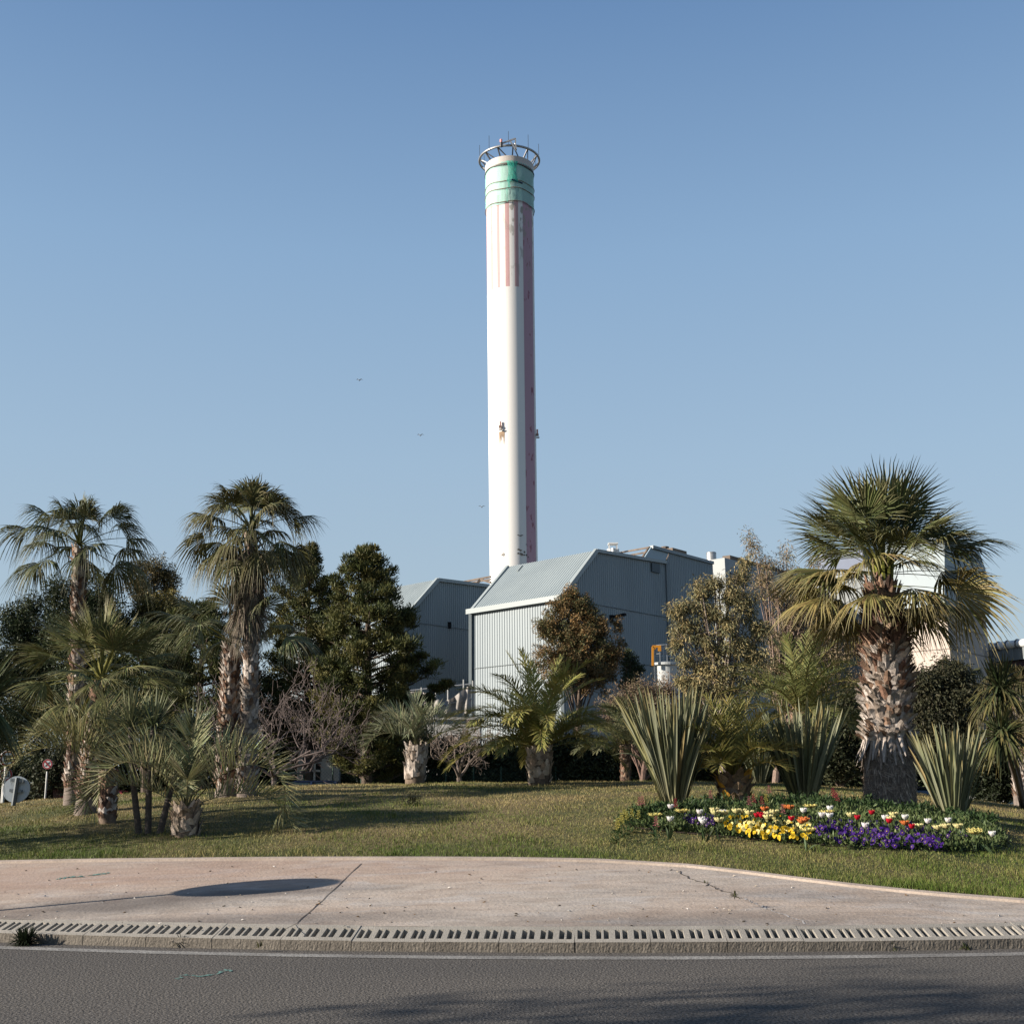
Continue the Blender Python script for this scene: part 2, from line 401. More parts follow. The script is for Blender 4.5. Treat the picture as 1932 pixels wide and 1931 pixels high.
tuft = np.clip(np.sin(2.7 * xx + 1.1 * yy) * np.sin(2.1 * yy - 1.6 * xx) + np.sin(7.3 * xx + 2.0) * np.sin(6.1 * yy) * .5, 0, 1); h = rng.uniform(.02, .055, n_) * (1 + .9 * tuft) * (1 - .3 * dry[:, 0]) * np.where(yy < lawn_edge(xx / yy) + .5, 1.3, 1)
an = rng.uniform(0, 2 * math.pi, n_); lean = rng.uniform(0, .9, n_) * h; wv = .0042 * (yy / 17) * rng.uniform(.6, 1.4, n_)
zz = gz(xx, yy)
base = np.stack([xx, yy, zz - .005], 1); sd = np.stack([np.cos(an), np.sin(an), 0 * an], 1) * wv[:, None]
a2 = rng.uniform(0, 2 * math.pi, n_); tip = base + np.stack([np.cos(a2) * lean, np.sin(a2) * lean, h], 1)
V = np.stack([base - sd, base + sd, tip], 1).reshape(-1, 3)
b = MB(); b.add(V, np.arange(3 * n_).reshape(-1, 3), np.repeat(gcol, 3, 0)); stuff(b.build('grass', LEAF), 'short mown grass, part green and part straw coloured')

# kerb blocks with slots
BL = .785
kb = thing('kerb_block', 'pale concrete kerb block with paired slots along the road edge', 'kerb', (0, 0, 0), 'slotted kerb blocks along the road')
b = MB(); hl = BL / 2 - .004
gs = [-hl]; slot = []
for g in range(4):
    c0 = -BL / 2 + BL * (g + .5) / 4
    for a, e in ((-.068, -.012), (.010, .066)): gs += [c0 + a, c0 + e]; slot.append((c0 + a, c0 + e))
gs = sorted(set(np.round(gs + [hl], 4))); ds = [0.0, .075, .285, KD]
zt = lambda d: KZ0 + (KZ1 - KZ0) * d / KD
for i in range(len(gs) - 1):
    for j in range(3):
        x0, x1, d0, d1 = gs[i], gs[i + 1], ds[j], ds[j + 1]
        top = [[x0, d0, zt(d0)], [x1, d0, zt(d0)], [x1, d1, zt(d1)], [x0, d1, zt(d1)]]
        if j == 1 and any(abs(x0 - round(s_[0], 4)) < 1e-3 for s_ in slot):
            bot = [[x0 + .008, d0 + .02, zt(d0) - .05], [x1 - .008, d0 + .02, zt(d0) - .05], [x1 - .008, d1 - .01, zt(d0) - .045], [x0 + .008, d1 - .01, zt(d0) - .045]]
            b.add(top + bot, [[4, 5, 6, 7], [0, 1, 5, 4], [1, 2, 6, 5], [2, 3, 7, 6], [3, 0, 4, 7]])
        else: b.add(top, [[0, 1, 2, 3]])
b.add([[-hl, 0, KZ0], [-hl, KD, KZ1], [-hl, KD, -.05], [-hl, 0, -.05], [hl, 0, KZ0], [hl, KD, KZ1], [hl, KD, -.05], [hl, 0, -.05]],
      [[0, 1, 2, 3], [4, 7, 6, 5], [1, 5, 6, 2]])
b.build('slotted_top', CONC, kb)
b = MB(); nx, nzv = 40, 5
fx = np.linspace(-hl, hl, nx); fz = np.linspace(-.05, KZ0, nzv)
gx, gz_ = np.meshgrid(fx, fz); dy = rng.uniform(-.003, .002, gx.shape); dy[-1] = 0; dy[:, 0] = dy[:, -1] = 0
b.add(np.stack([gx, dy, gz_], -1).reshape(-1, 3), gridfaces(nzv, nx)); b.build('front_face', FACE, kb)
s_arc = np.cumsum(np.concatenate([[0], np.hypot(np.diff(np.linspace(-9.4, 9.4, 4000)), np.diff(kerb_y(np.linspace(-9.4, 9.4, 4000))))]))
xa = np.linspace(-9.4, 9.4, 4000); nblk = int(s_arc[-1] / BL)
off = np.interp(on_level(518, 1780, .1)[0], xa, s_arc) % BL
for i in range(nblk):
    x_ = float(np.interp(off + (i + .5) * BL, s_arc, xa)); sl = np.polyval(np.polyder(KC), x_); loc = (x_, float(kerb_y(x_)) + rng.normal(0, .004), rng.normal(0, .003)); sl += rng.normal(0, .004)
    if i == 0: kb.location = loc; kb.rotation_euler = (0, 0, math.atan(sl)); first = kb
    else: copy_tree(kb, loc, math.atan(sl))

# joints of the apron, drawn as thin recessed sealing strips
JO = mat('joint_seal', (.07, .06, .055), rough=.95)
JL = mat('pale_joint_mortar', (.5, .47, .44), rough=.9, noise=(20, .3))
def draped(name, pts, wd, M, n=40, wob=.012, lift=.004):
    pp = []
    for a, c in pts:
        d = ray(a, c)
        pp.append(next(EYE + d * (Y / d[1]) for Y in np.arange(12.5, 30, .01) if (EYE + d * (Y / d[1]))[2] <= apron_z(*(EYE + d * (Y / d[1]))[:2])))
    pp = np.array(pp); s_ = np.linspace(0, len(pp) - 1, n); q = np.stack([np.interp(s_, np.arange(len(pp)), pp[:, k]) for k in range(3)], 1)
    q[1:-1, :2] += rng.normal(0, wob, (n - 2, 2)); q[:, 2] = apron_z(q[:, 0], q[:, 1]) + lift
    t = np.gradient(q, axis=0); sd = np.stack([t[:, 1], -t[:, 0], 0 * t[:, 0]], 1); sd /= np.linalg.norm(sd, axis=1)[:, None]
    bb = MB(); bb.strips(q[None], sd[None], np.full((1, n), wd) * rng.uniform(.6, 1.3, (1, n)), np.array([.1, .1, .1])); return bb.build(name, M)
struct(draped('apron_joint', [(540, 1752), (612, 1695), (682, 1629)], .008, JO, n=16, wob=.006))
struct(draped('apron_crack', [(1268, 1640), (1340, 1672), (1400, 1694)], .010, JO, wob=.03))
struct(draped('apron_seam', [(1400, 1694), (1450, 1717), (1530, 1745)], .012, JL, wob=.02))
TEAL = mat('turquoise_paint', (.16, .34, .30), rough=.8, noise=(25, .5))
for i, (nm, pts) in enumerate((('paint_mark', [(105, 1659), (130, 1655), (160, 1654)]), ('paint_mark', [(168, 1652), (185, 1650), (206, 1646)]))):
    tag(draped(nm, pts, .02, TEAL, n=26, wob=.03, lift=.005), ['long faded turquoise paint scribble on the pink apron', 'short turquoise paint scribble beside the longer one on the apron'][i], 'paint mark')
def flat_mark(pts, label):
    q = np.array([on_level(a, c, .006) for a, c in pts]); n = 30; s_ = np.linspace(0, len(q) - 1, n)
    q = np.stack([np.interp(s_, np.arange(len(q)), q[:, k]) for k in range(3)], 1); q[:, :2] += rng.normal(0, .02, (n, 2))
    t = np.gradient(q, axis=0); sd = np.stack([t[:, 1], -t[:, 0], 0 * t[:, 0]], 1); sd /= np.linalg.norm(sd, axis=1)[:, None]
    bb = MB(); bb.strips(q[None], sd[None], rng.uniform(.002, .018, (1, n)), np.array([.1, .3, .25])); tag(bb.build('paint_mark', TEAL), label, 'paint mark')
flat_mark([(332, 1847), (350, 1838), (380, 1841), (410, 1837), (425, 1828), (440, 1832)], 'turquoise paint scribble worn into the grey road')

# ------------------------------------------------------------------ buildings
DR = np.array([math.sin(R(39.5)), math.cos(R(39.5))])        # direction of the walls running away to the right
DL = np.array([-math.sin(R(45)), math.cos(R(45))])           # ... and to the left
NR = np.array([DR[1], -DR[0]]); NL = np.array([-DL[1], DL[0]])
NR = NR if NR[1] < 0 else -NR; NL = NL if NL[1] < 0 else -NL
def v3(p2, z): return np.array([p2[0], p2[1], z])
def streak(N, L, geo, c, b):
    f = nz(N, L, geo, .6, .4, .75, 5, (1, 1, .08)); c = mixc(N, L, f, c, (.86, .87, .88), 'MULTIPLY')
    g = nz(N, L, geo, .25, .35, .7, 5); return mixc(N, L, g, c, (1.08, 1.06, 1.04), 'MULTIPLY')
METAL = mat('blue_grey_cladding', (.295, .352, .378), rough=.5, spec=.4, extra=streak)
METALR = mat('roof_cladding', (.345, .405, .42), rough=.5, spec=.4, extra=streak)
METALP = mat('pale_cladding', (.215, .24, .245), rough=.5, extra=streak)
PANEL = mat('paler_blue_panel', (.36, .47, .54), rough=.3)
SEAM = mat('lap_joint', (.16, .19, .20), rough=.7); SEAM2 = mat('panel_joint_filler', (.34, .29, .25), rough=.8)
TRIM = mat('pale_trim', (.38, .43, .435), rough=.4)
RUST = mat('rusty_steel', (.19, .145, .11), rough=.8, noise=(2, .4))
CREAM = mat('cream_panels', (.62, .53, .46), rough=.8, noise=[(.4, .05), (4, .04)])
RENDER = mat('white_render', (.72, .70, .66), rough=.9, noise=(1.2, .1))
def corr(b, O, d, nrm, s0, s1, lo, hi, pitch=.235, depth=.034):
    k = int((s1 - s0) / pitch) + 1; fr = np.array([0, .3, .42, .88]); of = np.array([0, 0, 1, 1])
    s = (s0 + (np.arange(k)[:, None] + fr[None]) * pitch).ravel(); o = np.tile(of, k); ok = s < s1 - 1e-3
    s = np.append(s[ok], s1); o = np.append(o[ok], 0) * depth
    bot = np.stack([O[0] + d[0] * s + nrm[0] * o, O[1] + d[1] * s + nrm[1] * o, np.broadcast_to(lo(s), s.shape)], 1)
    top = bot.copy(); top[:, 2] = hi(s)
    n = len(s); i = np.arange(n - 1); b.add(np.vstack([bot, top]), np.stack([i, i + 1, i + 1 + n, i + n], 1))
def corr_slope(b, A, B, d3, length, pitch=.235, depth=.03):   # ribs run from A to B, repeated along d3
    nrm = np.cross(d3, B - A); nrm /= np.linalg.norm(nrm); nrm = nrm if nrm[2] > 0 else -nrm
    k = int(length / pitch) + 1; fr = np.array([0, .3, .42, .88]); of = np.array([0, 0, 1, 1])
    s = ((np.arange(k)[:, None] + fr[None]) * pitch).ravel(); o = np.tile(of, k); ok = s < length; s, o = np.append(s[ok], length), np.append(o[ok], 0)
    a = A + d3 * s[:, None] + nrm * (o * depth)[:, None]; c = B + d3 * s[:, None] + nrm * (o * depth)[:, None]
    n = len(s); i = np.arange(n - 1); b.add(np.vstack([a, c]), np.stack([i, i + 1, i + 1 + n, i + n], 1))
Z0 = lambda s: np.full_like(np.asarray(s, float), -.1)
ln = np.linalg.norm
def seam(b, O, d, nrm, s0, s1, z):
    a, c = v3(O + d * s0 + nrm * .07, z), v3(O + d * s1 + nrm * .07, z); b.beam(a, c, .02, .035, (.1, .1, .1))

# central hall
C = P(1057, 1128, 75); O = C[:2]
zE = C[2]
sP, zP = on_plane(1122.8, 1039.2, O, DR); sC, zC = on_plane(1255, 1061.6, O, DR)
sB, zB = on_plane(1344, 1062.3, O, DR); sA, zA = on_plane(1229, 1032, O, DR); sD, zD = on_plane(1217, 1054, O, DR); sK, zK = on_plane(1263, 1041, O, DR)
sL, zl_ = on_plane(889.5, 1151.6, O, DL)
hall = thing('industrial_hall', 'large blue grey corrugated hall with a steep metal roof in front of the chimney', 'industrial building', (O[0], O[1], 0))
wl = MB(); corr(wl, O, DL, NL, 0, sL, Z0, lambda s: np.full_like(s, zE - .1)); wl = wl.build('sunlit_wall', METAL, hall)
wr = MB(); corr(wr, O, DR, NR, 0, sC, Z0, lambda s: np.interp(s, [0, sP, sC], [zE, zP, zC])); wr = wr.build('gable_wall', METAL, hall)
slope = v3(DR * sP, zP - zE); DL3 = v3(DL, 0)
b = MB(); corr_slope(b, C - slope * .02 + v3(NL * .12, 0), C + slope, DL3, sL); rf = b.build('sloping_roof', METALR, hall)
b = MB(); z_ = v3(DR * sC, zC - zE)
b.add([C + slope, C + slope + DL3 * sL, C + z_ + DL3 * sL, C + z_], [[0, 1, 2, 3]]); b.build('flat_roof', METALR, hall)
b = MB(); b.beam(C + v3(NL * .2, -.02) - DL3 * .3, C + v3(NL * .2, -.02) + DL3 * (sL + .2), .3, .34); b.build('eaves_gutter', TRIM, hall)
b = MB(); b.beam(C + v3(NR * .09, 0), C + slope + v3(NR * .09, 0), .22, .3)
b.beam(C + slope + v3(NR * .09, 0), C + z_ + v3(NR * .09, 0), .2, .22); b.build('gable_trim', TRIM, hall); b = MB(); b.beam(C + DL3 * sL, C + slope + DL3 * sL, .25, .3); b.build('verge_trim', TRIM, hall)
b = MB(); b.beam(v3(O + DL * sL + NL * .12, -.1), v3(O + DL * sL + NL * .12, zE - .2), .5, .2); b.beam(v3(O + NL * .1 + NR * .1, -.1), v3(O + NL * .1 + NR * .1, zE), .2, .2); b.build('corner_trim', TRIM, hall)
b = MB()
for px, py in ((1213, 1157), (1168, 1248)):
    _, zz_ = on_plane(px, py, O, DR); seam(b, O, DR, NR, .3, sC, zz_); 
_, zz_ = on_plane(935, 1257, O, DL); seam(b, O, DL, NL, .5, sL, zz_); b.build('panel_seam', SEAM, hall)
a0, a1 = on_plane(1227, 1062, O, DR), on_plane(1242, 1082, O, DR)
b = MB(); b.box(v3(O + DR * (a0[0] + a1[0]) / 2 + NR * .08, (a0[1] + a1[1]) / 2), (abs(a1[0] - a0[0]), .12, abs(a0[1] - a1[1])), rz=math.atan2(DR[1], DR[0])); b.build('louvre', mat('dark_louvre', (.11, .14, .16), rough=.6), hall)
a0 = on_plane(1152, 1165, O, DR); q = v3(O + DR * a0[0], a0[1])
b = MB(); b.beam(q, q + v3(NR * 1.2, .1), .25, .16); b.box(q + v3(NR * .05, -.1), (.3, .3, .5)); b.build('wall_lamp', DARK, hall)
b = MB(); b.beam(C + slope * .80 + DL3 * sL * .80 + np.array([0, 0, .1]), C + slope * .93 + DL3 * sL * .80 + np.array([0, 0, .1]), .1, .1); b.build('roof_ladder', TRIM, hall)
# rear, taller hall of the same block with its roof stripped to the frame
hall2 = thing('industrial_hall', 'taller blue grey rear hall with a stripped open roof frame', 'industrial building', (*(O + DR * sC), 0))
b = MB(); corr(b, O, DR, NR, sC + .02, sB, Z0, lambda s: np.interp(s, [sC, sK, sB], [zC - .1, zK, zB]))
b.build('side_wall', METAL, hall2)
b = MB(); qs = [v3(O + DR * s_ + NR * .0, z) for s_, z in ((sD, zD + .12), (sC, zC + .12), (sK, zK), (sA, zA))]; b.prism(qs, v3(-NR * .15, 0)); b.build('paler_panel', PANEL, hall2)  # opaque polygon at the wall's upper left, paler blue than the cladding
b = MB(); b.beam(qs[3], v3(O + DR * sB, zB), .3, .22); b.beam(v3(O + DR * (sC + .1) + NR * .1, 0), v3(O + DR * (sC + .1) + NR * .1, zC), .3, .2); b.build('roof_edge_trim', METAL, hall2)
b = MB(); A3, D3 = qs[3], qs[0]; Lf = 11.0
for t in (0, .5, 1.0): b.beam(D3 + (A3 - D3) * t + DL3 * .1, D3 + (A3 - D3) * t + DL3 * Lf, .08, .11)
for e in (.2, 3.7, 7.2, 10.7): b.beam(D3 + DL3 * e, A3 + DL3 * e, .13, .15)
b.beam(D3 + DL3 * 3.7, A3 + DL3 * 7.2, .14, .14); b.beam(D3 + DL3 * .2, A3 + DL3 * 3.7, .14, .14); b.build('roof_frame', RUST, hall2)
wtop = lambda s_: v3(O + DR * s_, np.interp(s_, [sK, sB], [zK, zB]))
b = MB(); b.prism([wtop(sB), wtop(sB) + DL3 * 14, v3((wtop(sB) + DL3 * 14)[:2], 0), v3(O + DR * sB, 0)], v3(-DR * .2, 0)); b.build('end_wall', METAL, hall2)
# roof vent and rusty units
q = C + z_ * .0; sV, zV = on_plane(1157, 1050, O + DL * 3, DR); q = v3(O + DL * 3 + DR * sV, zV - .5)
o = thing('roof_vent', 'small white louvred vent box standing on the hall roof', 'roof vent', q)
k_ = 1 / ppm(83); b = MB(); b.box(q + np.array([0, 0, .55]), (17 * k_, 17 * k_, 1.0), (.75, .75, .73), .7); b.build('base_box', PLAIN, o)
b = MB()
for cx in (-1, 1):
    for cy in (-1, 1): b.box(q + np.array([cx * 7.5 * k_, cy * 7.5 * k_, 1.15]), (.06, .06, .5), (.7, .7, .68))
b.box(q + np.array([0, 0, 1.42]), (19 * k_, 19 * k_, .1), (.75, .75, .73), .0); b.build('vent_cap', PLAIN, o)
q = wtop(sK + (sB - sK) * .55) + DL3 * 2.0; o = thing('roof_unit', 'rusty red brown machine half hidden behind the roof edge', 'roof unit', q)
b = MB(); b.box(q + np.array([0, 0, .45]), (2.0, 1.4, .8), (.15, .05, .04), math.atan2(DR[1], DR[0])); b.build('casing', RUST, o)
b = MB(); b.tube([q + np.array([-.5, 0, .9]), q + np.array([-.5, 0, 1.15])], .3, 10, (.15, .06, .05)); b.build('fan_cowl', RUST, o)

# left hall
C2 = P(757, 1171, 88); O2 = C2[:2]; zE2 = C2[2]
sP2, zP2 = on_plane(823.8, 1093.8, O2, DR); sT2, zT2 = on_plane(935, 1107.5, O2, DR)
hall3 = thing('industrial_hall', 'blue grey corrugated hall half hidden behind the tall pine, left of the chimney', 'industrial building', (*O2, 0))
L2 = 15.0; slope2 = v3(DR * sP2, zP2 - zE2)
b = MB(); corr(b, O2, DR, NR, 0, sT2, Z0, lambda s: np.interp(s, [0, sP2, sT2], [zE2, zP2, zT2])); b.build('gable_wall', METAL, hall3)
b = MB(); corr(b, O2, DL, NL, 0, L2, Z0, lambda s: np.full_like(s, zE2 - .1)); b.build('sunlit_wall', METAL, hall3)
b = MB(); corr_slope(b, C2 + v3(NL * .12, 0), C2 + slope2, DL3, L2); b.build('sloping_roof', METALR, hall3)
zt2 = v3(DR * sT2, zT2 - zE2)
b = MB(); b.beam(C2 + v3(NR * .1, 0), C2 + slope2 + v3(NR * .1, 0), .25, .32); b.beam(C2 + slope2 + v3(NR * .1, 0), C2 + zt2 + v3(NR * .1, 0), .2, .25)
b.beam(v3(O2 + NR * .1 + NL * .1, 0), v3(O2 + NR * .1 + NL * .1, zE2), .25, .25); b.build('gable_trim', TRIM, hall3)
b = MB()
for px, py in ((822, 1180), (790, 1278)): _, zz_ = on_plane(px, py, O2, DR); seam(b, O2, DR, NR, .3, sT2, zz_)
b.build('panel_seam', SEAM, hall3)
b = MB(); s1, z1 = on_plane(868, 1098, O2 + DL * 3, DR); s2, z2 = on_plane(930, 1087, O2 + DL * 3, DR)
base3 = v3(O2 + DR * s2 * .9 + DL * 1, z2)
b.beam(P(868, 1099, 100), P(926, 1088, 97), .12, .14); b.beam(P(880, 1101, 101), P(926, 1093, 98), .1, .12); b.beam(P(897, 1107, 98), P(906, 1093, 98), .18, .2); b.beam(P(906, 1093, 98), P(926, 1099, 97), .14, .16); b.build('roof_frame', RUST, hall3)
b = MB(); sH, zH = on_plane(846, 1157.5 + 10, O2, DR); b.box(v3(O2 + DR * sH + NR * .05, zH - .5), (.35, .15, .5)); b.build('wall_hole', DARK, hall3)

# chimney
CY = 122.0
def cz(py): return P(966, py, CY)[2]
def chim(py): 
    a = P(np.interp(py, [330, 700, 1060], [961.2, 966, 969.3]), py, CY); r = np.interp(py, [330, 700, 1060], [44.3, 45, 45.2]) / ppm(CY, 966, py); return a, r
top, rt = chim(330); bot, rb = chim(1060)
ax = (top - bot) / (top[2] - bot[2])
def cpt(z): return bot + ax * (z - bot[2])
def crad(z): return rb + (rt - rb) * (z - bot[2]) / (top[2] - bot[2])
near = lambda py: on_near(py)
def on_near(py):                                             # height on the near face seen at row py
    d = ray(966, py); t = (CY - rb - EYE[1]) / d[1]; return EYE[2] + d[2] * t
zRim = on_near(430 / 1.788 + 545 * .1812 / 1.788); zN1 = on_near(382); zN0 = on_near(306); zS0 = on_near(541); zS1 = on_near(367)
chimney = thing('chimney', 'tall white concrete chimney with pink vertical stripes and green netting round its top', 'chimney', (*cpt(0)[:2], 0))
NSD = 180
pink = [(-90, -75), (-57, -46), (-34.5, -25), (-12.6, -2), (9.9, 20.2), (31, 68.6), (82, 92)]
wide = [(31, 68.6)]
WH, PK, PK2 = np.array([.80, .78, .74]), np.array([.56, .35, .345]), np.array([.50, .315, .365])
b = MB()
bands = [(-.5, 0), (0, zS0)] ; hs = np.linspace(-.5, zS0, 26).tolist() + np.linspace(zS0, zS1, 12)[1:].tolist() + np.linspace(zS1, zRim, 8)[1:].tolist()
for k in range(NSD):
    a0, a1 = -180 + 360 * k / NSD, -180 + 360 * (k + 1) / NSD; am = (a0 + a1) / 2
    for z0, z1 in zip(hs[:-1], hs[1:]):
        zm = (z0 + z1) / 2; c = WH
        if any(p < am < q_ for p, q_ in wide): c = PK2
        elif zS0 < zm < zS1 and (any(p < am < q_ for p, q_ in pink) or (am > 95 and int(am / 11) % 2) or (am < -95 and int(am / 11) % 2)): c = PK
        vv = []
        for z, a in ((z0, a0), (z0, a1), (z1, a1), (z1, a0)):
            r_ = crad(z); vv.append(cpt(z) + r_ * np.array([math.sin(R(a)), -math.cos(R(a)), 0]))
        b.add(vv, [[0, 1, 2, 3]], c)
def wear(N, L, geo, c, b_):
    f = nz(N, L, geo, .8, .45, .8, 5, (1, 1, .05)); c = mixc(N, L, f, c, (.90, .885, .86), 'MULTIPLY')
    sp = N.new('ShaderNodeSeparateXYZ'); L.new(geo.outputs['Position'], sp.inputs[0])
    m1 = N.new('ShaderNodeMapRange'); m1.inputs[1].default_value = zS0 - 2; m1.inputs[2].default_value = zN1; L.new(sp.outputs[2], m1.inputs[0])
    mx_ = N.new('ShaderNodeMapRange'); mx_.inputs[1].default_value = cpt(zS0)[0] - 1.3; mx_.inputs[2].default_value = cpt(zS0)[0] + .5; L.new(sp.outputs[0], mx_.inputs[0])
    p1 = nz(N, L, geo, 1.6, .56, .60, 8, (1, 1, .45))
    a1 = N.new('ShaderNodeMath'); a1.operation = 'MULTIPLY'; L.new(m1.outputs[0], a1.inputs[0]); L.new(mx_.outputs[0], a1.inputs[1])
    a2 = N.new('ShaderNodeMath'); a2.operation = 'MULTIPLY'; L.new(a1.outputs[0], a2.inputs[0]); L.new(p1, a2.inputs[1])
    c = mixc(N, L, a2.outputs[0], c, (.33, .30, .25))
    p2 = nz(N, L, geo, 1.2, .62, .66, 8, (1, 1, .5))
    at = N.new('ShaderNodeAttribute'); at.attribute_name = 'tint'; s2_ = N.new('ShaderNodeSeparateColor'); L.new(at.outputs['Color'], s2_.inputs[0])
    lt = N.new('ShaderNodeMath'); lt.operation = 'LESS_THAN'; L.new(s2_.outputs[1], lt.inputs[0]); lt.inputs[1].default_value = .35
    a3 = N.new('ShaderNodeMath'); a3.operation = 'MULTIPLY'; L.new(p2, a3.inputs[0]); L.new(lt.outputs[0], a3.inputs[1])
    return mixc(N, L, a3.outputs[0], c, (.30, .12, .15))
b.build('shaft', mat('chimney_paint', rough=.8, extra=wear, alb=.82), chimney)
b = MB(); rr = crad(zRim)
b.revolve(cpt(zRim), [(rr + .06, -.9), (rr + .1, 0), (rr - .5, 0), (rr - .5, -2)], 96, (.62, .57, .52)); b.revolve(cpt(zRim), [(rr + .11, -1.0), (rr + .11, -.85)], 96, (.2, .17, .15)); b.build('rim', PLAIN, chimney)
b = MB(); b.revolve(cpt(zRim), [(rr * .55, -1), (rr * .55, .25), (rr * .35, .3)], 40, (.05, .05, .05)); b.build('flue', PLAIN, chimney)
# netting
NET = bpy.data.materials.new('green_netting'); NET.use_nodes = True; t_ = NET.node_tree
at = t_.nodes.new('ShaderNodeAttribute'); at.attribute_name = 'tint'; t_.links.new(at.outputs['Color'], t_.nodes['Principled BSDF'].inputs['Base Color'])
t_.nodes['Principled BSDF'].inputs['Roughness'].default_value = .7
tb = t_.nodes.new('ShaderNodeBsdfTransparent'); ms = t_.nodes.new('ShaderNodeMixShader'); ms.inputs[0].default_value = .42
t_.links.new(t_.nodes['Principled BSDF'].outputs[0], ms.inputs[1]); t_.links.new(tb.outputs[0], ms.inputs[2]); t_.links.new(ms.outputs[0], t_.nodes['Material Output'].inputs[0])
b = MB(); hN = np.linspace(zN1, zN0, 14); aN = np.linspace(-180, 180, 145)
vv = []
for i, z in enumerate(hN):
    for a in aN:
        r_ = crad(z) + .05 + .04 * rng.random(); zz_ = z + (.25 * math.sin(R(a) * 3) if i == 0 else 0); vv.append(cpt(zz_) + r_ * np.array([math.sin(R(a)), -math.cos(R(a)), 0]))
b.add(vv, gridfaces(14, 145), (.30, .58, .50)); net = b.build('safety_net', NET, chimney, smooth=True)
b = MB()
for (p0, p1, d0, d1) in ((306, 345, -7, 20), (345, 357, -5, 2), (357, 384, -7, -5)):
    k = 8; q0 = [(on_near(p0 + (p1 - p0) * t)) for t in np.linspace(0, 1, k)]; vv = []
    for i, z in enumerate(q0):
        t = i / (k - 1); half = (d1 - d0) / 2 * (1 - .35 * math.sin(math.pi * t))
        for f_ in np.linspace(-1, 1, 7): vv.append(cpt(z) + (crad(z) + .16 + .03 * rng.random()) * np.array([math.sin(R((d0 + d1) / 2 + half * f_)), -math.cos(R((d0 + d1) / 2 + half * f_)), 0]))
    b.add(vv, gridfaces(k, 7), (.02, .42, .30))
b.build('loose_net_fold', NET, chimney)
b = MB()
for py, c in ((312, (.06, .05, .05)), (342, (.30, .25, .18)), (356, (.30, .18, .12)), (381, (.25, .16, .12))):
    z = on_near(py); a = np.linspace(0, 2 * math.pi, 97)
    pts = np.stack([cpt(z)[0] + (crad(z) + .12) * np.sin(a), cpt(z)[1] - (crad(z) + .12) * np.cos(a), z + .08 * np.sin(5 * a)], 1); b.tube(pts, .035, 5, c, False)
b.tube([cpt(on_near(342))[0:3] + np.array([.2, -crad(on_near(342)) - .2, 0]), cpt(on_near(345))[0:3] + np.array([1.4, -crad(on_near(345)) + .3, 0])], .1, 6, (.03, .05, .12)); b.build('net_rope', PLAIN, chimney)
# ring and struts
zR = zRim + 13.4 / ppm(CY, 966, 300) * 1.05; RRr = rt * 1.276
cR = cpt(zR); a = np.linspace(0, 2 * math.pi, 97)
b = MB(); b.tube(np.stack([cR[0] + RRr * np.cos(a), cR[1] + RRr * np.sin(a), np.full_like(a, zR)], 1), .13, 8, (.55, .56, .57), False); ring = b.build('walkway_ring', STEEL, chimney)
for k in range(12):
    a0 = 2 * math.pi * k / 12 + .13; e = np.array([math.cos(a0), math.sin(a0), 0]); f_ = np.array([math.cos(a0 + .28), math.sin(a0 + .28), 0])
    b = MB(); b.beam(cpt(zRim) + e * (rr - .1), cR + e * RRr, .13, .13, (.3, .3, .31)); b.beam(cpt(zRim) + f_ * (rr - .1), cR + e * RRr, .1, .1, (.35, .35, .36)); b.build('strut', STEEL, chimney)
b = MB(); q = [P(x_, y_, CY - rr - 1.0) for x_, y_ in ((947.5, 277), (947.5, 271), (972.5, 262), (972.5, 272), (962, 266), (974, 284))]
for i, j in ((0, 1), (1, 2), (2, 3), (4, 5), (3, 5)): b.beam(q[i], q[j], .14, .14, (.6, .58, .55))
b.beam(q[0], cR + np.array([-.9, -RRr, 0]), .14, .14, (.4, .4, .4)); b.beam(q[3], cR + np.array([.3, -RRr, 0]), .14, .14, (.4, .4, .4)); b.build('davit_frame', STEEL, chimney)
b = MB()
for k in range(9):
    a0 = 2 * math.pi * k / 9 + .5; e = np.array([math.cos(a0), math.sin(a0), 0]); b.tube([cR + e * RRr, cR + e * RRr + np.array([0, 0, 1.7])], .025, 4, (.1, .1, .1)); 
b.build('lightning_rod', STEEL, chimney)
b = MB(); q = P(945.5, 278, CY - rr - 1.2); b.tube([q, q + np.array([0, 0, .55])], .12, 8, (.06, .06, .06)); b.tube([q + np.array([0, 0, .55]), q + np.array([0, 0, .9])], .15, 8, (.75, .30, .28)); b.build('warning_light', PLAIN, chimney)
for px, py in ((946, 805), (1011, 812)):
    z = on_near(py); an = math.asin(np.clip((px - np.interp(py, [330, 700, 1060], [961.2, 966, 969.3])) / 45.5, -.98, .98)); e = np.array([math.sin(an), -math.cos(an), 0])
    q = cpt(z) + e * (crad(z) + .2); b = MB(); b.box(q, (.30, .24, .22), (.32, .2, .15)); b.box(q + np.array([.05, -.05, -.30]), (.34, .24, .10), (.35, .31, .28)); b.tube([q + np.array([0, 0, .15]), q + np.array([0, 0, .6])], .1, 8, (.7, .35, .30)); b.build('obstruction_lamp', PLAIN, chimney)
STN = mat('rust_streak', rough=.9)
b = MB()
for px in (943.5, 946, 948.5, 951):
    z1, z0 = on_near(813), on_near(813 + rng.uniform(10, 30)); an = math.asin((px - 966.9) / 45.2); e = np.array([math.sin(an), -math.cos(an), 0]); sdv = np.array([math.cos(an), math.sin(an), 0])
    q = np.array([[cpt(z) + e * (crad(z) + .02) for z in np.linspace(z1, z0, 5)]]); b.strips(q, sdv[None, None], np.array([[.09, .08, .06, .04, .01]]), np.array([.42, .30, .20]))
b.build('rust_stain', STN, chimney)
b = MB()
